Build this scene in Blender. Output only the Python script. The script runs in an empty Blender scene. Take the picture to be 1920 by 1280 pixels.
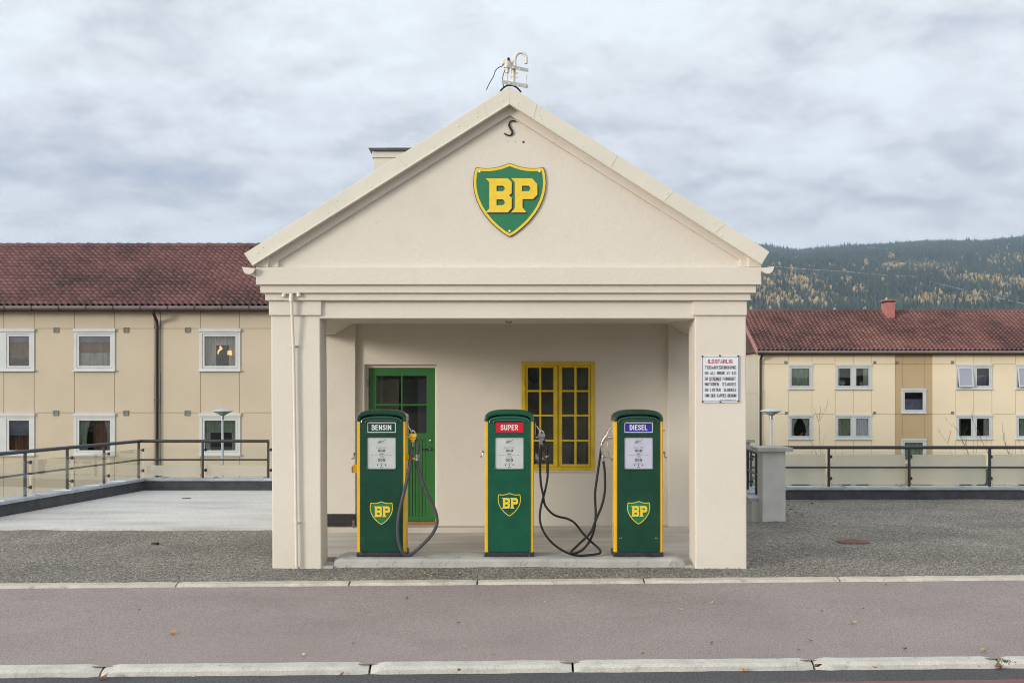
import bpy, bmesh, math, random
import numpy as np
from mathutils import Vector, noise, Matrix
from mathutils.geometry import tessellate_polygon
R = math.radians
random.seed(7)
scene = bpy.context.scene
C = scene.collection
# ------------------------------------------------------------------ camera
H = 1.863; K = 2100.0; CX = 957.0; CY = 736.0
cam = bpy.data.cameras.new('camera'); camo = bpy.data.objects.new('camera', cam); C.objects.link(camo)
camo.location = (0, 0, H); camo.rotation_euler = (R(90), 0, 0)
cam.sensor_width = 36; cam.lens = K/1920*36
cam.shift_x = 3/1920; cam.shift_y = 96/1920
cam.clip_start = .1; cam.clip_end = 30000
scene.camera = camo
scene.cycles.pixel_filter_type = 'BLACKMAN_HARRIS'; scene.cycles.filter_width = 1.05
def WX(px, Y): return (px-CX)*Y/K
def WZ(py, Y): return H-(py-CY)*Y/K
def W(px, py, Y): return (WX(px, Y), Y, WZ(py, Y))
# ------------------------------------------------------------------ light
SUN_AZ, SUN_EL = 52.0, 11.0       # degrees left of straight behind the camera, above the horizon
tow = Vector((-math.sin(R(SUN_AZ))*math.cos(R(SUN_EL)), -math.cos(R(SUN_AZ))*math.cos(R(SUN_EL)), math.sin(R(SUN_EL))))
sun = bpy.data.lights.new('sun', 'SUN'); suno = bpy.data.objects.new('sun', sun); C.objects.link(suno)
sun.energy = 1.9; sun.angle = R(13); sun.color = (1.0, .93, .84)
suno.rotation_euler = (-tow).to_track_quat('-Z', 'Y').to_euler(); suno.location = (-10, -10, 15)
scene.view_settings.view_transform = 'Standard'; scene.view_settings.look = 'None'
scene.view_settings.gamma = 1; scene.view_settings.exposure = 0.31
world = bpy.data.worlds.new('World'); scene.world = world; world.use_nodes = True
def build_world():
    nt = world.node_tree; N = nt.nodes; L = nt.links; N.clear()
    out = N.new('ShaderNodeOutputWorld'); bg = N.new('ShaderNodeBackground'); bg.inputs[1].default_value = 1.0
    tc = N.new('ShaderNodeTexCoord'); sp = N.new('ShaderNodeSeparateXYZ'); L.new(tc.outputs['Generated'], sp.inputs[0])
    def M(op, a, b=None, clamp=False):
        n = N.new('ShaderNodeMath'); n.operation = op; n.use_clamp = clamp
        for i, v in enumerate((a, b)):
            if v is None: continue
            if isinstance(v, (int, float)): n.inputs[i].default_value = v
            else: L.new(v, n.inputs[i])
        return n.outputs[0]
    z = M('MAXIMUM', sp.outputs[2], 0.0); d = M('ADD', z, .30)
    cb = N.new('ShaderNodeCombineXYZ'); L.new(M('DIVIDE', sp.outputs[0], d), cb.inputs[0]); L.new(M('DIVIDE', sp.outputs[1], d), cb.inputs[1])
    def noi(scale, det, rough, off, dist=0.0, sy=1.0):
        mp = N.new('ShaderNodeMapping'); mp.inputs['Location'].default_value = off; mp.inputs['Scale'].default_value = (1, sy, 1)
        L.new(cb.outputs[0], mp.inputs[0])
        n = N.new('ShaderNodeTexNoise'); n.inputs['Scale'].default_value = scale; n.inputs['Detail'].default_value = det
        n.inputs['Roughness'].default_value = rough; n.inputs['Distortion'].default_value = dist
        L.new(mp.outputs[0], n.inputs[0]); return n.outputs[0]
    big = noi(1.7, 3, .5, (3.1, 1.7, 0), .6, 1.7); mid = noi(5.0, 10, .56, (7.3, 2.2, 0), .25, 1.25); fine = noi(12, 10, .68, (1.3, 9.2, 0), .3, 1.0)
    s = M('ADD', M('ADD', M('MULTIPLY', big, .85), M('MULTIPLY', mid, .86)), M('MULTIPLY', fine, .48))   # mean about 1.07
    # the deck is heaviest in a belt some ten degrees up and thin overhead
    belt = N.new('ShaderNodeValToRGB'); L.new(M('MULTIPLY', z, 2.5, True), belt.inputs[0])
    e = belt.color_ramp.elements; e[0].position = 0; e[0].color = (.74,)*3+(1,); e[1].position = 1; e[1].color = (.74,)*3+(1,)
    for p, v in ((.31, .70), (.38, .57), (.45, .48), (.54, .57), (.66, .63), (.80, .74)):
        q = belt.color_ramp.elements.new(p); q.color = (v, v, v, 1)
    t = M('ADD', M('MULTIPLY', M('SUBTRACT', s, 1.045), 1.5), belt.outputs[0])
    cr = N.new('ShaderNodeValToRGB'); L.new(t, cr.inputs[0]); e = cr.color_ramp.elements
    e[0].position = .15; e[0].color = (.42, .475, .59, 1); e[1].position = .90; e[1].color = (.86, .915, .96, 1)
    for p, c in ((.34, (.53, .56, .64)), (.50, (.645, .665, .72)), (.66, (.765, .79, .83))):
        q = cr.color_ramp.elements.new(p); q.color = c+(1,)
    # thinner, creamier cloud low over the horizon
    lowf = M('MULTIPLY', M('SUBTRACT', 1.0, M('DIVIDE', z, .17), True), .75)
    lw = N.new('ShaderNodeMix'); lw.data_type = 'RGBA'; L.new(M('MULTIPLY', lowf, t), lw.inputs[0]); L.new(cr.outputs[0], lw.inputs[6]); lw.inputs[7].default_value = (.86, .85, .83, 1)
    sky = N.new('ShaderNodeTexSky'); sky.sky_type = 'NISHITA'; sky.sun_disc = False
    sky.sun_elevation = R(SUN_EL); sky.sun_rotation = R(180+SUN_AZ)
    sk = N.new('ShaderNodeVectorMath'); sk.operation = 'SCALE'; sk.inputs[3].default_value = .12; L.new(sky.outputs[0], sk.inputs[0])
    mx = N.new('ShaderNodeMix'); mx.data_type = 'RGBA'; mx.inputs[0].default_value = .93
    L.new(sk.outputs[0], mx.inputs[6]); L.new(lw.outputs[2], mx.inputs[7])
    # the cloud deck glows round the veiled sun
    dt = N.new('ShaderNodeVectorMath'); dt.operation = 'DOT_PRODUCT'; dt.inputs[1].default_value = tow; L.new(tc.outputs['Generated'], dt.inputs[0])
    glow = M('MULTIPLY', M('POWER', M('MAXIMUM', dt.outputs['Value'], 0.0), 3.0), 1.0)
    gm = N.new('ShaderNodeMix'); gm.data_type = 'RGBA'; gm.blend_type = 'ADD'; L.new(M('MULTIPLY', glow, .75), gm.inputs[0])
    L.new(mx.outputs[2], gm.inputs[6]); gm.inputs[7].default_value = (.95, .86, .72, 1)
    L.new(gm.outputs[2], bg.inputs[0]); L.new(bg.outputs[0], out.inputs[0])
build_world()
# ------------------------------------------------------------------ materials
def mat(name, col, rough=.6, var=.0, vscale=3.0, bump=0.0, bscale=60.0, metal=0.0, col2=None, speck=0.0, sscale=200., spec=.5, coat=0.0, bdist=.01, stain=None, stscale=1.2, stlo=.55, sthi=.75, stretch=(1, 1, 1), emit=0):
    m = bpy.data.materials.new(name); m.use_nodes = True; nt = m.node_tree; N = nt.nodes; L = nt.links
    b = N['Principled BSDF']; b.inputs['Roughness'].default_value = rough; b.inputs['Metallic'].default_value = metal
    b.inputs['Specular IOR Level'].default_value = spec; b.inputs['Coat Weight'].default_value = coat
    b.inputs['Base Color'].default_value = tuple(col)+(1,)
    g = N.new('ShaderNodeNewGeometry')
    mp = N.new('ShaderNodeMapping'); mp.inputs['Scale'].default_value = stretch; L.new(g.outputs['Position'], mp.inputs[0])
    def noi(s, d=5, r=.55):
        n = N.new('ShaderNodeTexNoise'); n.inputs['Scale'].default_value = s; n.inputs['Detail'].default_value = d; n.inputs['Roughness'].default_value = r
        L.new(mp.outputs[0], n.inputs[0]); return n.outputs[0]
    cur = None
    if var > 0 or col2:
        c2 = col2 or tuple(min(1, c*(1+var)) for c in col); c1 = col if col2 else tuple(c*(1-var) for c in col)
        r = N.new('ShaderNodeValToRGB'); L.new(noi(vscale), r.inputs[0])
        r.color_ramp.elements[0].position = .35; r.color_ramp.elements[0].color = tuple(c1)+(1,)
        r.color_ramp.elements[1].position = .65; r.color_ramp.elements[1].color = tuple(c2)+(1,); cur = r.outputs[0]
    def mixin(f, colr):
        nonlocal cur
        x = N.new('ShaderNodeMix'); x.data_type = 'RGBA'; L.new(f, x.inputs[0])
        if cur is None: x.inputs[6].default_value = tuple(col)+(1,)
        else: L.new(cur, x.inputs[6])
        x.inputs[7].default_value = tuple(colr)+(1,); cur = x.outputs[2]
    if stain:
        r = N.new('ShaderNodeMapRange'); L.new(noi(stscale, 8, .65), r.inputs[0]); r.inputs[1].default_value = stlo; r.inputs[2].default_value = sthi
        mixin(r.outputs[0], stain)
    if speck > 0:
        n = noi(sscale, 2, .5); x = N.new('ShaderNodeMix'); x.data_type = 'RGBA'; x.blend_type = 'MULTIPLY'; x.inputs[0].default_value = 1
        r = N.new('ShaderNodeMapRange'); L.new(n, r.inputs[0]); r.inputs[1].default_value = .3; r.inputs[2].default_value = .7
        r.inputs[3].default_value = 1-speck; r.inputs[4].default_value = 1+speck
        cc = N.new('ShaderNodeCombineColor'); [L.new(r.outputs[0], cc.inputs[i]) for i in range(3)]
        if cur is None: x.inputs[6].default_value = tuple(col)+(1,)
        else: L.new(cur, x.inputs[6])
        L.new(cc.outputs[0], x.inputs[7]); cur = x.outputs[2]
    if cur is not None: L.new(cur, b.inputs['Base Color'])
    if bump > 0:
        bp = N.new('ShaderNodeBump'); bp.inputs['Strength'].default_value = bump; bp.inputs['Distance'].default_value = bdist
        L.new(noi(bscale, 6, .6), bp.inputs['Height']); L.new(bp.outputs[0], b.inputs['Normal'])
    if emit:
        b.inputs['Emission Color'].default_value = tuple(col)+(1,); b.inputs['Emission Strength'].default_value = emit
    return m
def gravel_mat(name, scale, c1, c2, bump=.6):
    m = bpy.data.materials.new(name); m.use_nodes = True; nt = m.node_tree; N = nt.nodes; L = nt.links
    b = N['Principled BSDF']; b.inputs['Roughness'].default_value = .9; b.inputs['Specular IOR Level'].default_value = .25
    g = N.new('ShaderNodeNewGeometry'); v = N.new('ShaderNodeTexVoronoi'); v.inputs['Scale'].default_value = scale
    L.new(g.outputs['Position'], v.inputs['Vector'])
    sp = N.new('ShaderNodeSeparateColor'); L.new(v.outputs['Color'], sp.inputs[0])
    r = N.new('ShaderNodeValToRGB'); L.new(sp.outputs[0], r.inputs[0]); e = r.color_ramp.elements
    e[0].color = tuple(c1)+(1,); e[1].color = tuple(c2)+(1,)
    q = r.color_ramp.elements.new(.75); q.color = tuple((a*.55+c*.45) for a, c in zip(c1, c2))+(1,)
    q = r.color_ramp.elements.new(.93); q.color = tuple(c*.85 for c in c2)+(1,)
    n = N.new('ShaderNodeTexNoise'); n.inputs['Scale'].default_value = .9; n.inputs['Detail'].default_value = 6; L.new(g.outputs['Position'], n.inputs[0])
    mr = N.new('ShaderNodeMapRange'); L.new(n.outputs[0], mr.inputs[0]); mr.inputs[1].default_value = .3; mr.inputs[2].default_value = .7; mr.inputs[3].default_value = .78; mr.inputs[4].default_value = 1.15
    x = N.new('ShaderNodeVectorMath'); x.operation = 'SCALE'; L.new(r.outputs[0], x.inputs[0]); L.new(mr.outputs[0], x.inputs[3])
    L.new(x.outputs[0], b.inputs['Base Color'])
    bp = N.new('ShaderNodeBump'); bp.inputs['Strength'].default_value = bump; bp.inputs['Distance'].default_value = .012; bp.invert = True
    L.new(v.outputs['Distance'], bp.inputs['Height']); L.new(bp.outputs[0], b.inputs['Normal'])
    return m
def glass_mat(name, tint=(1, 1, 1), rough=0.0, refl=1.0, dirt=0.0):
    m = bpy.data.materials.new(name); m.use_nodes = True; nt = m.node_tree; N = nt.nodes; L = nt.links; N.clear()
    o = N.new('ShaderNodeOutputMaterial'); t = N.new('ShaderNodeBsdfTransparent'); t.inputs[0].default_value = tuple(tint)+(1,)
    g = N.new('ShaderNodeBsdfGlossy'); g.inputs['Roughness'].default_value = rough; f = N.new('ShaderNodeFresnel'); f.inputs[0].default_value = 1.5
    ml = N.new('ShaderNodeMath'); ml.operation = 'MULTIPLY'; ml.inputs[1].default_value = refl; L.new(f.outputs[0], ml.inputs[0])
    x = N.new('ShaderNodeMixShader'); L.new(ml.outputs[0], x.inputs[0]); L.new(t.outputs[0], x.inputs[1]); L.new(g.outputs[0], x.inputs[2])
    last = x
    if dirt:
        d = N.new('ShaderNodeBsdfDiffuse'); d.inputs[0].default_value = (.7, .7, .66, 1)
        y = N.new('ShaderNodeMixShader'); y.inputs[0].default_value = dirt; L.new(x.outputs[0], y.inputs[1]); L.new(d.outputs[0], y.inputs[2]); last = y
    L.new(last.outputs[0], o.inputs[0]); return m
def frost_mat(name):
    m = bpy.data.materials.new(name); m.use_nodes = True; nt = m.node_tree; N = nt.nodes; L = nt.links; N.clear()
    o = N.new('ShaderNodeOutputMaterial'); g = N.new('ShaderNodeBsdfRefraction'); g.inputs['IOR'].default_value = 1.05; g.inputs['Roughness'].default_value = .30
    g.inputs[0].default_value = (.95, .95, .95, 1)
    d = N.new('ShaderNodeBsdfTranslucent'); d.inputs[0].default_value = (.98, .92, .79, 1); e = N.new('ShaderNodeBsdfDiffuse'); e.inputs[0].default_value = (.86, .80, .68, 1)
    a = N.new('ShaderNodeMixShader'); a.inputs[0].default_value = .5; L.new(d.outputs[0], a.inputs[1]); L.new(e.outputs[0], a.inputs[2])
    x = N.new('ShaderNodeMixShader'); x.inputs[0].default_value = .55; L.new(g.outputs[0], x.inputs[1]); L.new(a.outputs[0], x.inputs[2]); L.new(x.outputs[0], o.inputs[0])
    return m
M = {}
M['plaster'] = mat('cream_plaster', (.68, .625, .535), .75, .02, 1.2, .28, 30, bdist=.014, speck=.025, sscale=120, stain=(.63, .565, .47), stscale=1.6, stlo=.55, sthi=.8)
M['cream_metal'] = mat('cream_sheet_metal', (.67, .635, .53), .42, .03, 2.0, .10, 4, bdist=.02)
M['cream_pipe'] = mat('cream_painted_steel', (.70, .66, .57), .4, .05, 8)
M['dark_roof'] = mat('dark_sheet_roof', (.07, .072, .07), .5, .2, 3)
M['green_dark'] = mat('dark_green_enamel', (.010, .056, .033), .3, .12, 6, .05, 300, coat=.0, spec=.3, bdist=.002)
M['green_mid'] = mat('middle_green_enamel', (.008, .085, .046), .3, .10, 6, .05, 300, coat=.0, spec=.3, bdist=.002)
M['green_dark_gloss'] = mat('dark_green_gloss', (.010, .056, .033), .2, .1, 6, coat=.6)
M['green_mid_gloss'] = mat('middle_green_gloss', (.008, .085, .046), .2, .1, 6, coat=.6)
M['green_shield'] = mat('shield_green_enamel', (.012, .17, .07), .35, .05, 8, .04, 200, bdist=.002)
M['green_door'] = mat('green_door_paint', (.022, .135, .026), .45, .12, 5, .15, 40, stretch=(1, 1, .15), bdist=.002)
M['yellow'] = mat('yellow_enamel', (.80, .44, .012), .35, .06, 5)
M['yellow_sign'] = mat('sign_yellow', (.80, .56, .03), .4, .05, 20)
M['yellow_frame'] = mat('window_yellow_paint', (.62, .43, .012), .5, .10, 7)
M['black'] = mat('black_enamel', (.012, .012, .013), .4, .2, 20)
M['iron'] = mat('wrought_iron', (.02, .018, .017), .6, .3, 30)
M['base_black'] = mat('painted_pump_foot', (.022, .022, .026), .45, .4, 12, stain=(.16, .15, .13), stscale=18, stlo=.62, sthi=.7)
M['rubber'] = mat('black_rubber', (.016, .016, .017), .55, .25, 30, spec=.25)
M['rubber_grey'] = mat('grey_rubber', (.072, .072, .08), .6, .15, 30, spec=.25)
M['chrome'] = mat('worn_chrome', (.62, .62, .63), .22, .12, 30, metal=1)
M['steel'] = mat('grey_steel', (.30, .31, .33), .4, .15, 30, metal=.8)
M['white'] = mat('white_enamel', (.80, .80, .80), .3, .02, 8)
M['sign_white'] = mat('sign_white_enamel', (.70, .735, .77), .25, .02, 8, stain=(.45, .35, .25), stscale=9, stlo=.70, sthi=.8)
M['sign_blue'] = mat('sign_edge_blue', (.09, .11, .2), .35)
M['sign_red'] = mat('sign_red', (.50, .035, .03), .4)
M['red_plate'] = mat('red_plate', (.56, .006, .02), .35, .03, 9)
M['blue_plate'] = mat('blue_plate', (.025, .02, .24), .35, .03, 9)
M['dial'] = mat('dial_face', (.50, .53, .50), .4, .06, 8)
M['dial_grey'] = mat('dial_face_blueish', (.50, .50, .60), .4, .05, 8)
M['ink'] = mat('print_ink', (.02, .022, .03), .5)
M['ink_grey'] = mat('print_grey', (.16, .17, .18), .5)
M['rust'] = mat('rusty_iron', (.22, .125, .09), .85, .35, 25, .3, 90, stain=(.17, .15, .13), stscale=14, stlo=.48, sthi=.6)
M['rust_dark'] = mat('dark_rusty_iron', (.07, .045, .03), .8, .35, 30)
M['concrete'] = mat('island_concrete', (.42, .415, .38), .85, .14, 4, .35, 30, bdist=.012, speck=.12, sscale=150, stain=(.16, .15, .13), stscale=5, stlo=.58, sthi=.75)
M['porch_floor'] = mat('porch_concrete', (.50, .455, .395), .8, .14, 1.6, .12, 25, speck=.08, sscale=120, stretch=(.5, 3, 1))
M['terrace'] = mat('terrace_concrete', (.57, .555, .52), .8, .08, .8, .15, 20, speck=.2, sscale=30, stretch=(.6, 2.2, 1), stain=(.40, .375, .33), stscale=.9, stlo=.50, sthi=.75)
M['terrace_wall'] = mat('tarred_upstand', (.048, .05, .056), .7, .25, 6, .2, 30, stain=(.2, .2, .2), stscale=7, stlo=.68, sthi=.8)
M['black_base'] = mat('black_wall_base', (.025, .024, .023), .8, .3, 20, .3, 60)
M['zinc'] = mat('zinc_coping', (.42, .46, .49), .45, .18, 3, metal=.35)
M['rail'] = mat('rail_grey_paint', (.032, .034, .039), .45, .15, 10)
M['pier'] = mat('grey_pier_render', (.58, .57, .535), .85, .08, 4, .3, 60, stain=(.24, .17, .11), stscale=3, stlo=.66, sthi=.8)
M['pier_cap'] = mat('grey_pier_cap', (.44, .43, .385), .8, .12, 8, .2, 60)
M['path'] = mat('worn_red_grey_asphalt', (.302, .250, .232), .9, .05, .8, .4, 110, speck=.42, sscale=85, bdist=.006, stain=(.245, .203, .186), stscale=.55, stlo=.50, sthi=.72)
M['road'] = mat('road_asphalt', (.075, .075, .077), .9, .12, 1.5, .5, 80, speck=.5, sscale=60, bdist=.006)
M['road_red'] = mat('red_lane', (.22, .09, .085), .9, .12, 3, .4, 120, speck=.2, sscale=200, bdist=.006)
M['granite'] = mat('granite_kerb', (.53, .51, .455), .85, .10, 5, .5, 40, speck=.16, sscale=110, bdist=.012, stain=(.24, .235, .22), stscale=6, stlo=.57, sthi=.72)
M['granite_warm'] = mat('granite_edging', (.52, .47, .39), .85, .12, 5, .5, 40, speck=.16, sscale=110, bdist=.01, stain=(.25, .22, .18), stscale=7, stlo=.56, sthi=.72)
M['gravel'] = gravel_mat('grey_gravel', 74, (.065, .059, .051), (.56, .51, .43), .8)
M['lower_ground'] = mat('lower_lawn', (.07, .085, .035), .95, .3, .3, .3, 10)
M['wallA'] = mat('beige_cladding', (.56, .47, .35), .8, .035, .7, .1, 30, speck=.03, sscale=40)
M['wallB'] = mat('pale_yellow_cladding', (.81, .68, .49), .8, .03, .5, .08, 20, speck=.02, sscale=30)
M['wallB_tan'] = mat('tan_cladding', (.50, .36, .205), .8, .03, .5, .08, 20)
M['wallB_end'] = mat('pale_end_boarding', (.60, .53, .43), .8, .03, .5)
M['pink'] = mat('faded_red_boarding', (.42, .19, .16), .75, .06, 1)
M['jointA'] = mat('panel_joint_brown', (.25, .19, .125), .9)
M['jointB'] = mat('panel_joint_tan', (.44, .33, .20), .9)
M['white_frame'] = mat('white_window_frame', (.58, .59, .58), .5, .04, 3)
M['vent'] = mat('grey_vent', (.22, .23, .21), .7)
M['brown_metal'] = mat('brown_gutter', (.09, .065, .062), .5, .2, 3)
M['brown_pipe'] = mat('dark_brown_pipe', (.020, .014, .013), .4, .2, 6)
M['red_trim'] = mat('dark_red_soffit', (.13, .025, .02), .6)
M['chim_red'] = mat('red_chimney_paint', (.40, .155, .13), .75, .08, 4)
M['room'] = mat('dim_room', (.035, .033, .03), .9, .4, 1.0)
M['curtain'] = mat('pale_net_curtain', (.48, .49, .47), .9, .35, 9, stretch=(3, 1, .12))
M['curtain_green'] = mat('green_curtain', (.33, .41, .31), .9, .3, 9, stretch=(3, 1, .12))
M['curtain_brown'] = mat('brown_curtain', (.27, .13, .085), .9, .35, 9, stretch=(3, 1, .12))
M['curtain_white'] = mat('white_blind', (.78, .82, .90), .9, .05, 3, stretch=(3, 1, .12))
M['blue_blind'] = mat('blue_grey_blind', (.24, .24, .34), .9, .2, 4)
M['warm_lamp'] = mat('lit_lamp_shade', (1.0, .55, .18), .6, emit=.9)
M['pane'] = glass_mat('window_pane', (.95, .96, .95), 0, 1.2)
M['pane_dark'] = glass_mat('porch_window_pane', (.9, .92, .9), 0, 1.25)
M['clear'] = glass_mat('clear_panel_glass', (.97, .985, .97), 0, .35, .02)
M['frost'] = frost_mat('misted_glass')
M['glass_edge'] = mat('green_glass_edge', (.03, .10, .06), .2)
M['lamp_grey'] = mat('lamp_grey', (.42, .46, .50), .4, .06, 4)
M['lamp_glass'] = glass_mat('lamp_lens', (.85, .87, .88), .1, 1.0, .92)
M['bark'] = mat('bare_twig_bark', (.22, .14, .095), .9, .2, 20)
M['spruce'] = mat('spruce_needles', (.022, .042, .025), .95, .4, .012)
M['spruce2'] = mat('light_spruce_needles', (.048, .072, .036), .95, .4, .012)
M['autumn'] = mat('autumn_foliage', (.44, .305, .13), .95, .3, .03)
M['autumn2'] = mat('russet_foliage', (.22, .155, .08), .95, .3, .03)
M['hill'] = mat('hill_floor', (.035, .045, .025), .95, .3, .01, stain=(.13, .10, .05), stscale=.006, stlo=.55, sthi=.65)
M['wire'] = mat('power_wire', (.45, .45, .45), .6)
M['pole_wood'] = mat('grey_pole_wood', (.28, .26, .24), .9)
M['leaf_orange'] = mat('orange_leaf', (.55, .20, .02), .7)
M['leaf_brown'] = mat('brown_leaf', (.20, .085, .035), .8, .2, 60)
M['leaf_straw'] = mat('straw_leaf', (.50, .38, .20), .8, .2, 60)
M['weed'] = mat('green_weed', (.10, .16, .03), .8)
M['litter'] = mat('dry_needles', (.34, .24, .15), .9, .3, 40)
M['silhouette'] = mat('worn_galvanised', (.40, .40, .38), .5, .1, 20, metal=.3)
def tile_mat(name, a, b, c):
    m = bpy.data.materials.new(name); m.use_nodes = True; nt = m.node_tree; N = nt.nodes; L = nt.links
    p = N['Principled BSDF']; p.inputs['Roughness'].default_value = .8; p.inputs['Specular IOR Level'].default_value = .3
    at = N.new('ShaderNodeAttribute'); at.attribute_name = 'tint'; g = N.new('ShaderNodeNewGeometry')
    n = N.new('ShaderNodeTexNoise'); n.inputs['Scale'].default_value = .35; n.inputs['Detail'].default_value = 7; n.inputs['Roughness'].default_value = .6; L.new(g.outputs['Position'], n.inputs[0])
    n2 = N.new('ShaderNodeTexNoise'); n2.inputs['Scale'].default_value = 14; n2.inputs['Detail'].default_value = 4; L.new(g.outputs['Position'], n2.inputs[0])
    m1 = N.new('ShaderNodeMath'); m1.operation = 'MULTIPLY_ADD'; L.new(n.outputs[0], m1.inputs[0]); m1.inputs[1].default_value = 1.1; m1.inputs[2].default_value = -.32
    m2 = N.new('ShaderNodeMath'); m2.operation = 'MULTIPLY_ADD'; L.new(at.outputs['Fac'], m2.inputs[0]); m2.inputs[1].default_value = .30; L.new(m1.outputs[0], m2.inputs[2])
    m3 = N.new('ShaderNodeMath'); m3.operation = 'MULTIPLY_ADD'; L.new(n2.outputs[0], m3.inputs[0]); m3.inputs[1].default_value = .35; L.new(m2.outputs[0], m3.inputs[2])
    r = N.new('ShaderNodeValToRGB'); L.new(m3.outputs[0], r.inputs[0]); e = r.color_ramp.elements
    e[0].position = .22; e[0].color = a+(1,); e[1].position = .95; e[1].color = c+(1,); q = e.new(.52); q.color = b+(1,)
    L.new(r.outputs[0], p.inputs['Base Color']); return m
M['tileA'] = tile_mat('weathered_red_tile', (.075, .056, .054), (.205, .102, .095), (.33, .17, .155))
M['tileB'] = tile_mat('weathered_dark_red_tile', (.065, .043, .040), (.175, .082, .073), (.30, .155, .135))
# ------------------------------------------------------------------ mesh helpers
WL = {}          # world origin of every thing and part
def tag(o, label=None, cat=None, group=None, kind=None):
    if label: o['label'] = label
    if cat: o['category'] = cat
    if group: o['group'] = group
    if kind: o['kind'] = kind
    return o
def thing(name, loc, label, cat, group=None):
    o = bpy.data.objects.new(name, None); o.empty_display_size = .2; C.objects.link(o); o.location = loc
    WL[o.name] = Vector(loc); return tag(o, label, cat, group)
class MB:
    def __init__(s): s.v = []; s.f = []
    def add(s, vs, fs):
        n = len(s.v); s.v += [tuple(p) for p in vs]; s.f += [tuple(i+n for i in q) for q in fs]; return s
    def box(s, x0, x1, y0, y1, z0, z1):
        if x0 > x1: x0, x1 = x1, x0
        if y0 > y1: y0, y1 = y1, y0
        if z0 > z1: z0, z1 = z1, z0
        return s.add([(x0,y0,z0),(x1,y0,z0),(x1,y1,z0),(x0,y1,z0),(x0,y0,z1),(x1,y0,z1),(x1,y1,z1),(x0,y1,z1)],
                     [(0,3,2,1),(4,5,6,7),(0,1,5,4),(1,2,6,5),(2,3,7,6),(3,0,4,7)])
    def prism(s, poly, a, b, axis='y', holes=()):
        loops = [list(poly)]+[list(h) for h in holes]
        def P(u, w, t): return {'y': (u, t, w), 'x': (t, u, w), 'z': (u, w, t)}[axis]
        flat = [q for l in loops for q in l]; n = len(flat)
        tris = tessellate_polygon([[Vector((q[0], q[1], 0)) for q in l] for l in loops])
        if not holes and len(poly) <= 4: caps = [tuple(range(len(poly)))]
        else: caps = [tuple(t) for t in tris]
        vs = [P(q[0], q[1], a) for q in flat]+[P(q[0], q[1], b) for q in flat]
        fs = [tuple(c) for c in caps]+[tuple(i+n for i in reversed(c)) for c in caps]
        k = 0
        for l in loops:
            m = len(l)
            for i in range(m): j = (i+1) % m; fs.append((k+i, k+j, k+j+n, k+i+n))
            k += m
        return s.add(vs, fs)
    def tube(s, path, r, n=10, caps=True):
        P = [Vector(p) for p in path]; m = len(P); rs = r if isinstance(r, (list, tuple)) else [r]*m
        T = []
        for i in range(m):
            a = P[max(i-1, 0)]; b = P[min(i+1, m-1)]; T.append((b-a).normalized())
        u = T[0].orthogonal().normalized(); vs = []; fs = []
        for i in range(m):
            u = (u-T[i]*u.dot(T[i])).normalized(); w = T[i].cross(u)
            for k in range(n):
                a = 2*math.pi*k/n; vs.append(P[i]+(u*math.cos(a)+w*math.sin(a))*rs[i])
        for i in range(m-1):
            for k in range(n):
                k2 = (k+1) % n; fs.append((i*n+k, i*n+k2, (i+1)*n+k2, (i+1)*n+k))
        if caps: fs.append(tuple(range(n-1, -1, -1))); fs.append(tuple((m-1)*n+k for k in range(n)))
        return s.add(vs, fs)
    def lathe(s, prof, c, n=24, axis='z', arc=None):
        vs = []; fs = []; m = len(prof)
        for (r, h) in prof:
            for k in range(n):
                a = 2*math.pi*k/n; u, w = r*math.cos(a), r*math.sin(a)
                vs.append({'z': (c[0]+u, c[1]+w, c[2]+h), 'y': (c[0]+u, c[1]+h, c[2]+w), 'x': (c[0]+h, c[1]+u, c[2]+w)}[axis])
        for i in range(m-1):
            for k in range(n): k2 = (k+1) % n; fs.append((i*n+k, i*n+k2, (i+1)*n+k2, (i+1)*n+k))
        fs.append(tuple(range(n))); fs.append(tuple((m-1)*n+k for k in range(n)))
        return s.add(vs, fs)
    def build(s, name, m, parent=None, bevel=0, smooth=False, label=None, local=False, seg=2):
        me = bpy.data.meshes.new(name); o = WL[parent.name] if parent else Vector((0, 0, 0))
        vs = s.v if (local or not parent) else [(x-o.x, y-o.y, z-o.z) for x, y, z in s.v]
        me.from_pydata(vs, [], s.f)
        bm = bmesh.new(); bm.from_mesh(me); bmesh.ops.recalc_face_normals(bm, faces=bm.faces); bm.to_mesh(me); bm.free()
        me.materials.append(m if not isinstance(m, str) else M[m])
        if smooth:
            me.polygons.foreach_set('use_smooth', [True]*len(me.polygons)); me.set_sharp_from_angle(angle=R(38))
        ob = bpy.data.objects.new(name, me); C.objects.link(ob); WL[ob.name] = o.copy()
        if parent: ob.parent = parent
        if bevel:
            b = ob.modifiers.new('bevel', 'BEVEL'); b.width = bevel; b.segments = seg; b.limit_method = 'ANGLE'; b.angle_limit = R(30); b.harden_normals = False
        if label: ob['label'] = label
        return ob
def catmull(pts, sub=6):
    P = [Vector(p) for p in pts]; P = [P[0]*2-P[1]]+P+[P[-1]*2-P[-2]]; out = []
    for i in range(1, len(P)-2):
        p0, p1, p2, p3 = P[i-1:i+3]
        for k in range(sub):
            t = k/sub; out.append(.5*((2*p1)+(p2-p0)*t+(2*p0-5*p1+4*p2-p3)*t*t+(3*p1-p0-3*p2+p3)*t**3))
    out.append(P[-2]); return out
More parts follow.
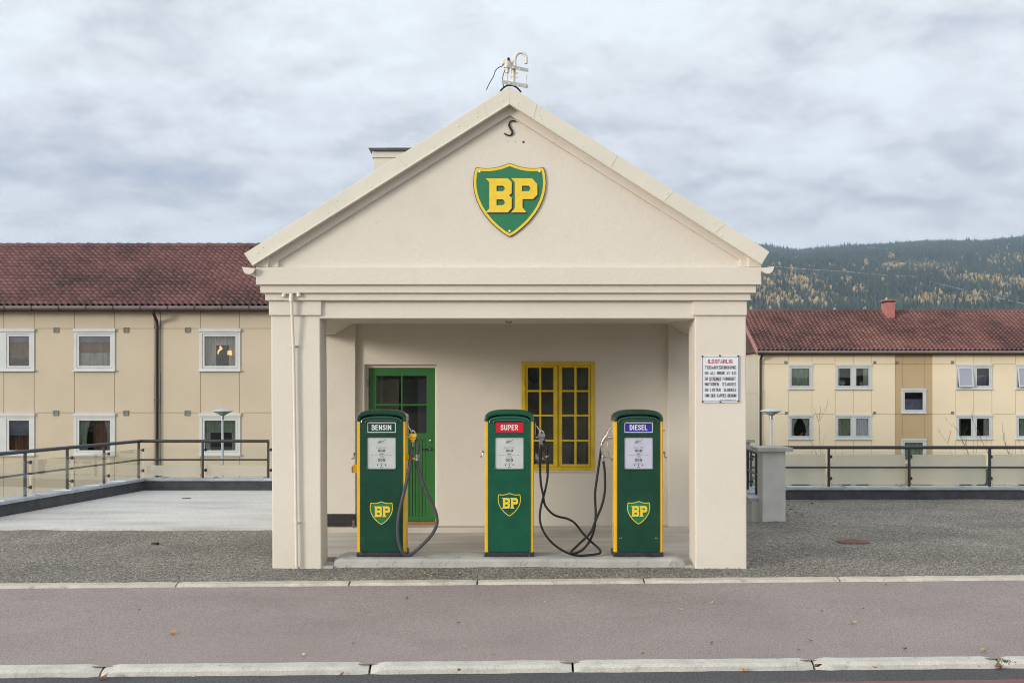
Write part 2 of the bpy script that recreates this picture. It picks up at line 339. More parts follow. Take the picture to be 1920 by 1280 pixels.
def inset(poly, d):
    n = len(poly); out = []; A = sum(poly[i][0]*poly[(i+1) % n][1]-poly[(i+1) % n][0]*poly[i][1] for i in range(n)); sg = 1 if A > 0 else -1
    for i in range(n):
        p = Vector(poly[i-1]); q = Vector(poly[i]); r = Vector(poly[(i+1) % n])
        e1 = (q-p).normalized(); e2 = (r-q).normalized(); n1 = Vector((-e1.y, e1.x))*sg; n2 = Vector((-e2.y, e2.x))*sg
        b = n1+n2; b = b/max(b.dot(n1), .35) if b.length > 1e-6 else n1
        q = q+b*d; out.append((q.x, q.y))
    return out
def text(s, cx, cz, w, h, y, m, parent, name='lettering', bold=.02, depth=.0015, space=1.0, local=False, shear=0):
    cu = bpy.data.curves.new('t', 'FONT'); cu.body = s; cu.offset = bold; cu.space_character = space; cu.resolution_u = 3; cu.shear = shear
    to = bpy.data.objects.new('t', cu); me0 = bpy.data.meshes.new_from_object(to)
    vs = [v.co.copy() for v in me0.vertices]; fs = [tuple(p.vertices) for p in me0.polygons]
    x0 = min(v.x for v in vs); x1 = max(v.x for v in vs); y0 = min(v.y for v in vs); y1 = max(v.y for v in vs)
    bpy.data.objects.remove(to); bpy.data.curves.remove(cu); bpy.data.meshes.remove(me0)
    mb = MB(); q = [(cx+((v.x-x0)/(x1-x0)-.5)*w, y, cz+((v.y-y0)/(y1-y0)-.5)*h) for v in vs]
    mb.add(q, fs); ob = mb.build(name, m, parent, local=local)
    so = ob.modifiers.new('thick', 'SOLIDIFY'); so.thickness = depth; so.offset = 0
    return ob
FONT = {
'A': [[(0,0),(.5,1),(1,0)],[(.2,.33),(.8,.33)]], 'B': [[(0,0),(0,1),(.62,1),(.92,.88),(.92,.64),(.65,.53),(0,.53)],[(.65,.53),(1,.40),(1,.12),(.68,0),(0,0)]],
'D': [[(0,0),(0,1),(.5,1),(.88,.84),(1,.5),(.88,.16),(.5,0),(0,0)]], 'E': [[(1,1),(0,1),(0,0),(1,0)],[(0,.53),(.85,.53)]], 'F': [[(1,1),(0,1),(0,0)],[(0,.5),(.85,.5)]],
'G': [[(.98,.8),(.82,.97),(.5,1),(.16,.9),(0,.65),(0,.35),(.16,.1),(.5,0),(.86,.06),(1,.22),(1,.45),(.58,.45)]], 'I': [[(.5,0),(.5,1)]],
'K': [[(0,0),(0,1)],[(1,1),(.06,.42)],[(.34,.60),(1,0)]], 'L': [[(0,1),(0,0),(1,0)]], 'M': [[(0,0),(0,1)],[(.05,.95),(.5,.25)],[(.5,.25),(.95,.95)],[(1,1),(1,0)]], 'N': [[(0,0),(0,1)],[(.06,.9),(.94,.1)],[(1,0),(1,1)]],
'O': [[(.5,1),(.16,.9),(0,.65),(0,.35),(.16,.1),(.5,0),(.84,.1),(1,.35),(1,.65),(.84,.9),(.5,1)]], 'P': [[(0,0),(0,1),(.66,1),(1,.87),(1,.60),(.66,.45),(0,.45)]],
'R': [[(0,0),(0,1),(.66,1),(.96,.87),(.96,.62),(.66,.49),(0,.49)],[(.5,.49),(1,0)]], 'S': [[(.96,.82),(.8,.96),(.5,1),(.15,.94),(.03,.76),(.15,.60),(.85,.42),(.98,.24),(.84,.06),(.5,0),(.16,.04),(.02,.19)]],
'T': [[(0,1),(1,1)],[(.5,1),(.5,0)]], 'U': [[(0,1),(0,.25),(.16,.04),(.5,0),(.84,.04),(1,.25),(1,1)]], 'V': [[(0,1),(.5,0),(1,1)]], 'Y': [[(0,1),(.5,.48),(1,1)],[(.5,.5),(.5,0)]]}
FONT['Ø'] = FONT['O']+[[(.1,.02),(.9,.98)]]
FW = {'I': .16, 'M': 1.25, ' ': .62, 'L': .85, 'F': .85, 'E': .88}
def signtext(s, cx, cz, w, h, y, m, parent, sw, local=False, gap=.42, depth=.0015):
    """lettering in drawn strokes: sw is the stroke width in metres"""
    adv = [FW.get(c, 1) for c in s]; tot = sum(adv)+gap*(len(s)-1)
    u = (w-sw)/tot; x = cx-w/2+sw/2; mb = MB(); k = 0
    for c, a in zip(s, adv):
        for st in FONT.get(c, []):
            P = [Vector((x+q[0]*a*u, cz-h/2+sw/2+q[1]*(h-sw))) for q in st]; closed = (P[0]-P[-1]).length < 1e-6
            if closed: P = P[:-1]
            n = len(P); L_, R_ = [], []
            for i in range(n):
                p0 = P[i-1] if (i > 0 or closed) else None; p1 = P[(i+1) % n] if (i < n-1 or closed) else None
                d0 = (P[i]-p0).normalized() if p0 is not None else (p1-P[i]).normalized(); d1 = (p1-P[i]).normalized() if p1 is not None else d0
                n0 = Vector((-d0.y, d0.x)); n1 = Vector((-d1.y, d1.x)); b = n0+n1; b = b/max(b.dot(n0), .55) if b.length > .1 else n0; e = Vector((0, 0))
                if p0 is None: e = -d0*sw*.5
                if p1 is None: e = d1*sw*.5
                L_.append(P[i]+e+b*sw/2); R_.append(P[i]+e-b*sw/2)
            yy = y-.00012*(k % 3); k += 1; vs = [(q.x, yy, q.y) for q in L_]+[(q.x, yy, q.y) for q in R_]+[(q.x, yy+depth, q.y) for q in L_]+[(q.x, yy+depth, q.y) for q in R_]
            fs = []
            for i in range(n if closed else n-1): j = (i+1) % n; fs += [(i, j, n+j, n+i), (2*n+i, 3*n+i, 3*n+j, 2*n+j), (i, 2*n+i, 2*n+j, j), (n+i, n+j, 3*n+j, 3*n+i)]
            mb.add(vs, fs)
        x += (a+gap)*u
    return mb.build('lettering', m, parent, local=local)
def rect(x0, x1, z0, z1): return [(x0, z0), (x1, z0), (x1, z1), (x0, z1)]
def rrect(x0, x1, z0, z1, r, n=5):
    out = []
    for cx, cz, a0 in ((x1-r, z0+r, -90), (x1-r, z1-r, 0), (x0+r, z1-r, 90), (x0+r, z0+r, 180)):
        for k in range(n+1): a = R(a0+90*k/n); out.append((cx+r*math.cos(a), cz+r*math.sin(a)))
    return out
def sheet(name, pts, z, m, thick=.3, kind='structure', label=None, cat=None):
    mb = MB().prism(pts, z-thick, z, 'z'); o = mb.build(name, m); return tag(o, label, cat, None, kind)
# ------------------------------------------------------------------ ground
def kb(x): return 11.19+.048*x        # rear edge of the edging between yard and footpath
def kf(x): return 7.92+.0375*x        # rear edge of the street kerb
def grid(name, x0, x1, y0, y1, z, m, step, amp, fy0=None, sc=1.3):
    nx = int((x1-x0)/step)+1; ny = int((y1-y0)/step)+1; vs = []; fs = []
    for j in range(ny+1):
        for i in range(nx+1):
            x = x0+(x1-x0)*i/nx; a = fy0(x) if fy0 else y0; y = a+(y1-a)*j/ny
            zz = z+amp*(noise.noise(Vector((x*sc, y*sc, 0)))+.5*noise.noise(Vector((x*sc*4, y*sc*4, 3))))
            vs.append((x, y, zz))
    for j in range(ny):
        for i in range(nx): a = j*(nx+1)+i; fs.append((a, a+1, a+nx+2, a+nx+1))
    me = bpy.data.meshes.new(name); me.from_pydata(vs, [], fs); me.materials.append(m)
    me.polygons.foreach_set('use_smooth', [True]*len(fs)); o = bpy.data.objects.new(name, me); C.objects.link(o); o['kind'] = 'structure'; return o
LZ = -3.3
g = MB(); g.add([(-9000, 9, LZ), (9000, 9, LZ), (9000, 560, LZ), (-9000, 560, LZ)], [(0, 1, 2, 3)])
g.box(-6000, 6000, -600, 15.0, LZ-.2, -.16); tag(g.build('ground', 'lower_ground'), kind='structure')
grid('gravel_yard', -16, 16, 10.9, 15.28, -.014, M['gravel'], .12, .014, kb)
grid('gravel_yard', 3.74, 16, 15.28, 19.9, -.014, M['gravel'], .12, .014)
grid('gravel_yard', -2.6, 3.74, 15.28, 16.3, -.014, M['gravel'], .12, .014)
sheet('terrace_floor', [(-8.2, 15.28), (-2.62, 15.28), (-2.62, 21.6), (-7.25, 21.6)], .004, 'terrace', .3)
yb = MB().prism([(-16, 11.0), (16, 12), (16, 20.0), (3.74, 20.0), (3.74, 16.3), (-2.62, 16.3), (-2.62, 21.7), (-7.2, 21.7), (-8.2, 15.28), (-16, 15.28)], LZ-.2, -.06, 'z')
tag(yb.build('terrace_base', 'pier'), kind='structure')
p = MB(); p.add([(-30, kf(-30)-.05, -.034), (30, kf(30)-.05, -.034), (30, kb(30)-.10, -.030), (-30, kb(-30)-.10, -.030)], [(0, 1, 2, 3)]); tag(p.build('footpath', 'path'), kind='structure')
p = MB(); p.add([(-60, -20, -.085), (60, -20, -.085), (60, kf(60)-.08, -.085), (-60, kf(-60)-.08, -.085)], [(0, 1, 2, 3)]); tag(p.build('road', 'road'), kind='structure')
# red lane strip in the roadway, its edge runs obliquely into the corner of the view
p = MB(); p.add([(-1.5, 3.0, -.081), (9, 3.0, -.081), (9, 8.0, -.081), (3.3, 7.60, -.081), (1.3, 7.50, -.081)], [(0, 1, 2, 3, 4)]); tag(p.build('bus_lane', 'road_red'), kind='structure')
def kerb(name, f, joints, wid, z1, z0, m, Y0, taper):
    mb = MB(); xs = [-30]+joints+[30]; random.seed(11)
    for a, b in zip(xs[:-1], xs[1:]):
        n = max(2, int((b-a)/.09)); vs = []; fs = []; a += .008; b -= .008
        for i in range(n+1):
            x = a+(b-a)*i/n; e = min(x-a, b-x); y = f(x); c = taper*max(0, 1-e/.07)
            w1 = .012*noise.noise(Vector((x*4, 1, 0)))+.008*noise.noise(Vector((x*15, 1, 0))); w2 = .016*noise.noise(Vector((x*3, 5, 0)))+.012*noise.noise(Vector((x*17, 5, 0)))
            zz = .006*noise.noise(Vector((x*2.5, 9, 0)))
            prof = [(y+w1-c*.5, z0-.1), (y+w1-c*.5, z1+zz-c*.2), (y-wid+.018+w2+c*.4, z1-.006+zz-c*.5), (y-wid-.004+w2+c*.3, z1-.026+zz-c*.6), (y-wid-.018+w2, z0-.1)]
            vs += [(x, q[0], q[1]) for q in prof]
        for i in range(n):
            for k in range(4): fs.append((i*5+k, i*5+k+1, i*5+k+6, i*5+k+5))
        fs.append((0, 1, 2, 3, 4)); fs.append(tuple(n*5+k for k in range(5)))
        mb.add(vs, fs)
    return tag(mb.build(name, m, smooth=True), kind='structure')
def pxs(l, Y): return [WX(q, Y) for q in l]
kerb('kerb', kf, [-9, -7.2, -5.4]+pxs([202, 695, 1074, 1530, 1887], 7.85)+[5.3, 7.1, 8.9], .125, -.028, -.085, M['granite'], 7.9, .05)
kerb('yard_edging', kb, [-12, -10, -8, -6]+pxs([342, 658, 895, 1208, 1580, 1990], 11.15)+[7.5, 9.5, 12], .13, .002, -.03, M['granite_warm'], 11, .02)
# ------------------------------------------------------------------ filling station building
ST = thing('filling_station', (0, 12.0, 0), 'small cream plastered filling station with a pedimented porch on two square pillars', 'building')
XL, XR = WX(508, 12), WX(1399, 12)          # outer faces of the pillars
IL, IR = WX(600, 12), WX(1302.5, 12)
ZB3 = WZ(563, 11.93)
YB = 14.83; YR = 18.6
def pillar(x0, x1):
    mb = MB(); 
    # slightly battered, hand-trowelled shaft
    n = 12; vs = []; fs = []
    for i in range(n+1):
        z = -.05+(ZB3+.02+.05)*i/n; t = 1-i/n; dx = .016*t if x0 < 0 else .008*t
        j = [.004*noise.noise(Vector((x0*3+k, z*1.7, k))) for k in range(4)]
        s = -1 if x0 < 0 else 1
        vs += [(x0+dx*.9+j[0], 12.0+j[1], z), (x1+dx+j[2], 12.0+j[1], z), (x1+dx+j[2], 12.42, z), (x0+dx*.9+j[0], 12.42, z)]
    for i in range(n):
        for k in range(4): a = i*4+k; b = i*4+(k+1) % 4; fs.append((a, b, b+4, a+4))
    fs += [(0, 1, 2, 3), tuple(n*4+k for k in range(4))]
    mb.add(vs, fs); o = mb.build('pillar', 'plaster', ST, bevel=.014, seg=3)
    c = MB().box(WX(504, 11.97) if x0 < 0 else WX(1299, 11.97), WX(602.5, 11.97) if x0 < 0 else WX(1401, 11.97), 11.97, 12.45, WZ(591, 11.97), ZB3+.01)
    c.build('capital', 'plaster', o, bevel=.008)
pillar(XL, IL); pillar(IR, XR)
MB().box(IL-.01, IR+.01, 12.003, 12.40, WZ(597, 12), ZB3+.01).build('architrave', 'plaster', ST, bevel=.010, seg=3)
for nm, l, r, t, b, Y in (('frieze_moulding', 497, 1407.5, 548.5, 563, 11.93), ('cornice_moulding', 488, 1418, 536, 549, 11.885), ('cornice', 479.5, 1428, 500.5, 533.5, 11.84)):
    MB().box(WX(l, Y), WX(r, Y), Y, YR+(12-Y), WZ(b, Y), WZ(t, Y)+(.0 if nm == 'cornice' else .03)).build(nm, 'plaster', ST, bevel=.007, seg=3)
# gable in three stepped planes
def PP(l, Y): return [(WX(a, Y), WZ(b, Y)) for a, b in l]
g = MB().prism(PP([(479.5, 500.5), (503, 500.5), (503, 481.5), (956, 197), (1403, 479), (1403, 500.5), (1428, 500.5), (1428, 478), (956, 176), (479.5, 478)], 11.84), 11.84, 11.90)
g.build('gable_face', 'plaster', ST, bevel=.008, seg=3)
g = MB().prism(PP([(490, 500.5), (522, 500.5), (522, 488.5), (956, 216), (1387, 487), (1387, 500.5), (1420, 500.5), (1420, 480), (956, 185), (490, 480)], 11.88), 11.88, 11.94)
g.build('gable_inner_frame', 'plaster', ST, bevel=.008, seg=3)
g = MB().prism(PP([(485, 501), (1423, 501), (1423, 479), (956, 180), (485, 479)], 11.92), 11.92, 12.2); g.build('gable_field', 'plaster', ST)
# metal clad bargeboards
YG = 11.79
AP = (955, 161.5); APL = (955.5, 196)
for side, (cu, cl) in (('l', ((457.5, 475.5), (473.5, 498.5))), ('r', ((1443, 472), (1428, 496)))):
    poly = PP([AP, cu, cl, APL], YG)
    o = MB().prism(poly, YG, YG+.05).build('bargeboard', 'cream_metal', ST, bevel=.004)
    # turned lower lip, seams and rivet dents
    a, b = Vector(PP([APL], YG)[0]), Vector(PP([cl], YG)[0]); d = (b-a).normalized(); nn = Vector((d.y, -d.x)); nn = nn if nn.y < 0 else -nn
    lip = MB().tube([(a.x+nn.x*-.006, YG-.006, a.y-nn.y*.006), (b.x-nn.x*.006, YG-.006, b.y-nn.y*.006)], .008, 8); lip.build('drip_lip', 'cream_metal', o, smooth=True)
    sm = MB(); u0, u1 = Vector(PP([AP], YG)[0]), Vector(PP([cu], YG)[0]); U = u1-u0; Lo = b-a
    for t in ((.10, .42, .68, .86) if side == 'l' else (.105, .415, .63, .83)):
        sm = MB(); p1 = u0+U*t; q1 = a+Lo*(t*.985-.012); dd = (q1-p1).normalized(); w = Vector((-dd.y, dd.x))*.006
        sm.prism([(p1.x-w.x, p1.y-w.y), (p1.x+w.x, p1.y+w.y), (q1.x+w.x, q1.y+w.y), (q1.x-w.x, q1.y-w.y)], YG-.0035, YG+.005); sm.build('seam', 'cream_metal', o, bevel=.001)
    rv = MB(); random.seed(3 if side == 'l' else 5)
    for t in (.03, .115, .13, .2, .29, .40, .53, .545, .61, .66, .70, .79, .84, .93, .96):
        t += random.uniform(-.01, .01); s = random.uniform(.3, .8); c = (u0+U*t)*(1-s)+(a+Lo*t)*s
        rr = random.choice([.007, .009, .013]); rv = MB(); rv.lathe([(rr, .0005), (rr*.6, -.004), (rr*.2, -.0055)], (c.x, YG, c.y), 12, 'y'); rv.build('rivet', 'cream_metal', o, smooth=True)
# roof slab behind the bargeboards
zr = lambda p: PP([p], YG)[0]
a = Vector(zr(AP)); l = Vector(zr((457.5, 475.5))); r = Vector(zr((1443, 472)))
MB().prism([(l.x+.03, l.y-.01), (a.x, a.y-.02), (r.x-.03, r.y-.01), (r.x-.10, r.y-.10), (a.x, a.y-.16), (l.x+.10, l.y-.10)], YG+.05, YR+.25).build('roof', 'dark_roof', ST)
MB().prism([(l.x+.17, l.y-.15), (a.x, a.y-.15), (r.x-.17, r.y-.15), (r.x-.17, WZ(500, 11.84)-.02), (l.x+.17, WZ(500, 11.84)-.02)], YR-.1, YR+.1).build('rear_gable', 'plaster', ST)
for s, cx0 in ((-1, 466.5), (1, 1439.5)):
    Y = 11.78; cx = WX(cx0, Y); cz = WZ(502.5 if s < 0 else 501.5, Y); ro = .062; prof = [(cx+ro*math.cos(R(t)), cz+ro*math.sin(R(t))) for t in range(180, 361, 15)]
    pin = [(cx+(ro-.004)*math.cos(R(t)), cz+(ro-.004)*math.sin(R(t))) for t in range(360, 179, -15)]
    o = MB().prism(prof+pin, Y+.006, YR+.1).build('gutter', 'cream_metal', ST, smooth=True)
    MB().prism([(cx-s*-.070, cz+.012), (cx-s*.066, cz-.004)]+[((cx+s*-.0)+ro*1.03*math.cos(R(t)), cz+ro*1.03*math.sin(R(t))-.002) for t in (range(185, 356, 15) if s > 0 else range(355, 184, -15))], Y-.006, Y+.006).build('end_cap', 'cream_metal', o, bevel=.002)
# porch soffit, side beams, rear piers
for s in (-1, 1):
    xo = -2.56 if s < 0 else 2.52; poly = [(xo, 2.63), (s*2.31, 2.63), (s*2.055, 2.775), (s*2.055, ZB3+.008), (xo, ZB3+.008)]
    MB().prism(poly, 12.40, 14.76).build('side_beam', 'plaster', ST, bevel=.006)
MB().box(-2.2, 2.2, 12.39, YB+.1, 2.77, ZB3+.012).build('porch_ceiling', 'plaster', ST)
for s in (-1, 1):
    x0, x1 = (-2.565, WX(666.5, 14.75)) if s < 0 else (WX(1253, 14.75), 2.525)
    MB().box(x0, x1, 14.75, YB+.3, .10, 2.80).build('rear_pier', 'plaster', ST, bevel=.010, seg=3)
# back wall with door and window openings
dx0, dx1, dz1 = WX(683.5, YB), WX(819, YB), WZ(683, YB)
wx0, wx1, wz0, wz1 = WX(978, YB), WX(1114.5, YB), WZ(881.5, YB), WZ(678, YB)
MB().prism([(WX(660, YB), .104), (dx0, .104), (dx0, dz1), (dx1, dz1), (dx1, .104), (WX(1260, YB), .104), (WX(1260, YB), 2.80), (WX(660, YB), 2.80)], YB, YB+.25, holes=[rect(wx0, wx1, wz0, wz1)]).build('back_wall', 'plaster', ST, bevel=.004)
for x0, x1 in ((-2.565, -2.35), (2.31, 2.525)): MB().box(x0, x1, YB+.30, YR, -.1, ZB3).build('side_wall', 'plaster', ST)
MB().box(-2.35, 2.31, YR-.22, YR, -.1, ZB3).build('rear_wall', 'plaster', ST)
MB().box(-2.35, 2.31, 15.9, 16.0, .1, 2.8).build('inner_partition', mat('inner_grey_wall', (.60, .57, .53), .9, .3, 1.5), ST)
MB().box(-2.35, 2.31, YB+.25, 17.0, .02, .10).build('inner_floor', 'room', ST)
f = MB(); f.prism([(12.35, -.02), (14.6, .042), (14.6, -.2), (12.35, -.2)], -2.5, 2.45, 'x'); f.build('porch_floor', 'porch_floor', ST)
MB().box(-2.56, 2.52, 14.6, YB+.2, -.2, .105).build('rear_step', 'porch_floor', ST, bevel=.015)
MB().box(-2.572, WX(667, 14.74), 14.738, 14.80, .107, WZ(963, 14.74)).build('black_wall_base', 'black_base', ST, bevel=.004)
MB().box(WX(661, 14.6), WX(665, 14.6), 14.585, 14.605, WZ(988, 14.6), WZ(975, 14.6)).build('iron_peg', 'rust', ST, bevel=.002)
MB().box(IL-.01, WX(627, 12.1), 12.02, 12.36, -.06, .004).build('threshold', 'concrete', ST, bevel=.006)
MB().box(WX(1283, 12.1), IR+.01, 12.02, 12.36, -.06, .004).build('threshold', 'concrete', ST, bevel=.006)
# chimney
Y = 15.5; x0, x1 = WX(700.5, Y), WX(700.5, Y)+.62
ch = MB().box(x0, x1, Y, Y+.55, 3.6, WZ(296, Y)).build('chimney', 'plaster', ST, bevel=.006)
MB().box(x0-.018, x1+.018, Y-.018, Y+.57, WZ(296, Y), WZ(282.5, Y)).build('collar', 'plaster', ch, bevel=.004)
MB().prism([(x0-.018, WZ(284, Y)), (x0-.065, WZ(280, Y)), (x0-.065, WZ(279, Y)), (x1+.065, WZ(279, Y)), (x1+.065, WZ(280, Y)), (x1+.018, WZ(284, Y))], Y-.06, Y+.61).build('cap', 'dark_roof', ch)
MB().box(WX(725.5, Y), WX(775, Y), Y+.05, Y+.5, WZ(278, Y), WZ(275.5, Y)).build('top_plate', 'dark_roof', ch)
# door
YD = YB+.10
lx0, lx1, lz0, lz1 = WX(690.5, YD), WX(816.5, YD), WZ(977, YD), WZ(689, YD)
fr = MB().prism([(dx0-.02, lz0-.02), (lx0+.004, lz0-.02), (lx0+.004, lz1-.003), (lx1-.004, lz1-.003), (lx1-.004, lz0-.02), (dx1+.02, lz0-.02), (dx1+.02, dz1+.02), (dx0-.02, dz1+.02)], YD-.02, YD+.10).build('door_frame', 'plaster', ST, bevel=.004)
pn = [(706, 752.5, 704.5, 757), (755, 800, 704.5, 757), (706, 752.5, 760.5, 811.5), (755, 800, 760.5, 811.5)]
hol = [rect(WX(a, YD), WX(b, YD), WZ(d, YD), WZ(c, YD)) for a, b, c, d in pn]
door = MB().prism(rect(lx0, lx1, lz0, lz1), YD, YD+.05, holes=hol+[rect(WX(706, YD), WX(798, YD), WZ(967, YD), WZ(824, YD))]).build('door', 'green_door', ST, bevel=.003, label='green boarded door with four glass panes in its upper half')
pb = MB(); n = 15; a = WX(706, YD); b = WX(798, YD); w = (b-a)/n
for i in range(n): pb.box(a+i*w+.0035, a+(i+1)*w-.0035, YD+.012, YD+.04, WZ(967, YD)-.005, WZ(824, YD)+.005)
pb.build('boarding', 'green_door', door, bevel=.003); MB().box(a-.005, b+.005, YD+.028, YD+.045, WZ(967, YD)-.005, WZ(824, YD)+.005).build('backing', 'black', door)
MB().box(WX(704, YD), WX(802, YD), YD+.022, YD+.026, WZ(813, YD), WZ(703, YD)).build('glass', 'pane_dark', door)
MB().lathe([(.018, 0), (.022, -.008), (.017, -.02), (.010, -.022)], (WX(806.5, YD), YD, WZ(826, YD)), 16, 'y').build('lock', 'chrome', door, smooth=True)
hd = MB().lathe([(.024, 0), (.024, -.010), (.013, -.03), (.012, -.04)], (WX(806.5, YD), YD, WZ(841, YD)), 16, 'y'); hd.build('handle_rose', 'chrome', door, smooth=True)
MB().tube([(WX(803, YD), YD-.036, WZ(841.5, YD)), (WX(791.5, YD), YD-.04, WZ(842, YD))], .008, 10).build('handle', 'black', door, smooth=True)
MB().box(WX(689, YD), WX(691.5, YD), YD-.03, YD+.0, WZ(724, YD), WZ(709, YD)).build('hinge', 'steel', door, bevel=.002)
MB().box(lx0, lx1, YD-.03, YD+.06, .106, lz0-.002).build('door_sill', mat('orange_wood_sill', (.35, .13, .04), .7, .2, 20), ST)
# things seen dimly behind the door glass
MB().box(WX(785, 15.6), WX(792, 15.6), 15.6, 15.62, .3, 2.0).build('inner_doorpost', mat('inner_wood', (.20, .10, .03), .7), ST)
MB().box(WX(698, 15.3), WX(748, 15.3), 15.3, 15.32, .9, 2.05).build('inner_blind', mat('grey_blind', (.50, .46, .41), .9, .1, 3), ST)
MB().box(WX(783, 15.25), WX(806, 15.25), 15.25, 15.27, 1.1, 2.05).build('inner_panel', mat('blue_grey_panel', (.36, .37, .46), .9, .1, 3), ST)
MB().box(WX(753, 15.35), WX(783, 15.35), 15.35, 15.37, 1.1, 2.05).build('inner_panel', mat('dark_grey_panel', (.16, .16, .18), .9, .1, 3), ST)
# window
YW = YB-.012
wf = MB().prism(rect(wx0-.003, wx1+.003, wz0-.003, wz1+.003), YW, YW+.10, holes=[rect(WX(985.5, YW), WX(1045.6, YW), WZ(875, YW), WZ(684.5, YW)), rect(WX(1046.8, YW), WX(1107.5, YW), WZ(875, YW), WZ(684.5, YW))])
win = wf.build('window', 'yellow_frame', ST, bevel=.003, label='yellow two-leaf window of sixteen small panes')
rows = [(689, 731), (734.5, 777), (780.5, 824), (827.5, 870)]
for (o0, o1), cols in (((986, 1045.3), ((989.5, 1011.5), (1015, 1038))), ((1047.2, 1107), ((1054, 1077), (1081.5, 1103.5)))):
    hs = [rect(WX(a, YW), WX(b, YW), WZ(d, YW), WZ(c, YW)) for a, b in cols for c, d in rows]
    cs = MB().prism(rect(WX(o0, YW), WX(o1, YW), WZ(874.5, YW), WZ(685, YW)), YW+.012, YW+.06, holes=hs).build('casement', 'yellow_frame', win, bevel=.004)
MB().box(WX(988, YW), WX(1105, YW), YW+.034, YW+.038, WZ(872, YW), WZ(687, YW)).build('glass', 'pane_dark', win)
for px, py in ((1108.5, 715), (1110, 846), (982, 716), (982, 846)): MB().tube([W(px, py-7, YW-.006), W(px, py+7, YW-.006)], .008, 8).build('hinge', 'yellow_frame', win, smooth=True)
MB().box(wx0+.01, WX(1115.5, YB), YB-.03, YB+.1, wz0-.022, wz0-.004).build('window_sill', 'plaster', win, bevel=.004)
# tan bundle hanging inside and the round plaque behind the glass
cl = MB(); random.seed(4)
for k in range(5): cl.tube(catmull([W(990+k*2.2, 686, 15.25), W(992+k*2.5, 697+k, 15.22), W(994+k*2.2, 708+2*k, 15.24), W(997+k*1.5, 714+k, 15.25)], 4), [.02]*6+[.026]*4+[.012]*3, 8)
tag(cl.build('hanging_cloth', mat('mauve_cloth', (.16, .11, .11), .9), smooth=True), 'crumpled mauve cloth hanging inside the top left pane of the yellow window', 'cloth')
pl = thing('round_plaque', W(1017, 858, 14.97), 'round cream plaque with a yellow and green picture, behind the yellow window', 'plaque')
cxp, czp = WX(1017, 14.97), WZ(858, 14.97)
MB().lathe([(.095, 0), (.098, -.006), (.098, .006)], (cxp, 14.97, czp), 32, 'y').build('disc', mat('cream_disc', (.62, .42, .24), .5), pl, smooth=True)
MB().prism(rrect(cxp-.022, cxp+.024, czp-.045, czp+.045, .015), 14.955, 14.965).build('yellow_motif', 'yellow_sign', pl)
MB().prism(rrect(cxp-.036, cxp+.03, czp-.070, czp-.035, .016), 14.95, 14.96).build('green_motif', mat('leaf_green_print', (.10, .22, .03), .5), pl)
MB().prism([(cxp-.035, czp+.0), (cxp-.012, czp-.01), (cxp-.01, czp+.05), (cxp-.03, czp+.04)], 14.952, 14.962).build('green_motif', mat('dark_green_print', (.03, .13, .03), .5), pl)
# ------------------------------------------------------------------ shield emblem (shared by gable sign and pumps)
SH = [(0, 125), (70, 152), (150, 178), (230, 195), (310, 204), (400, 203), (506, 189), (525, 240), (540, 310), (548, 400), (545, 480), (530, 580), (500, 680), (450, 790), (380, 900), (290, 1010), (190, 1105), (90, 1185), (0, 1236)]
SH = SH+[(-a, b) for a, b in reversed(SH[1:-1])]
LB = [(245, 358), (580, 358), (635, 415), (635, 580), (595, 612), (635, 650), (635, 805), (578, 868), (245, 868), (300, 808), (300, 415)]
LBh = [[(408, 468), (505, 468), (530, 495), (530, 525), (505, 550), (408, 550)], [(408, 672), (505, 672), (530, 700), (530, 735), (505, 760), (408, 760)]]
LP = [(628, 356), (940, 356), (1020, 445), (1020, 605), (955, 668), (798, 668), (798, 795), (858, 868), (628, 868), (683, 805), (683, 415)]
LPh = [[(790, 468), (890, 468), (915, 495), (915, 525), (890, 550), (790, 550)]]
def shield(parent, cx, cz, s, y, big, local=False, green='green_shield'):
    def T(l, dx=0, dz=0): return [(cx+(a-605+dx)*s, cz-(b-680+dz)*s) for a, b in l]
    base = [(cx+a*s, cz-(b-680)*s) for a, b in SH]
    kw = dict(local=local)
    if big:
        MB().prism(base, y-.020, y).build('shield_plate', 'black', parent, bevel=.002, **kw)
        MB().prism(inset(base, 9*s), y-.024, y-.015, holes=[inset(base, 46*s)]).build('yellow_border', 'yellow_sign', parent, **kw)
        MB().prism(inset(base, 46*s), y-.0225, y-.015).build('green_field', green, parent, **kw)
        t = .004
    else:
        MB().prism(base, y-.0022, y, holes=[inset(base, 32*s)]).build('yellow_border', 'yellow_sign', parent, **kw)
        MB().prism(inset(base, 32*s), y-.0015, y).build('green_field', green, parent, **kw)
        t = .0015
    y2 = y-.0225 if big else y-.0015
    for L_, Hh in ((LB, LBh), (LP, LPh)):
        MB().prism(T(L_, 18, 20), y2-t*.5, y2+.001, holes=[T(h, 18, 20) for h in Hh]).build('letter_shadow', 'black', parent, **kw)
        MB().prism(T(L_), y2-t, y2+.001, holes=[T(h) for h in Hh]).build('letter', 'yellow_sign', parent, **kw)
Y = 11.92
sg = thing('shield_sign', (WX(955.6, Y), Y, WZ(443, Y)), 'green and yellow enamel shield sign with the letters BP high on the gable', 'sign')
shield(sg, WX(955.6, Y-.02), WZ(290+680/8, Y-.02), (Y-.02)/K/8, Y, True)
for px, py in ((899, 322), (1011.5, 321.5), (955.5, 433.3)): MB().lathe([(.012, 0), (.012, -.004), (.006, -.008)], (WX(px, 11.9), Y-.0225, WZ(py, 11.9)), 12, 'y').build('bolt', 'white', sg, smooth=True)
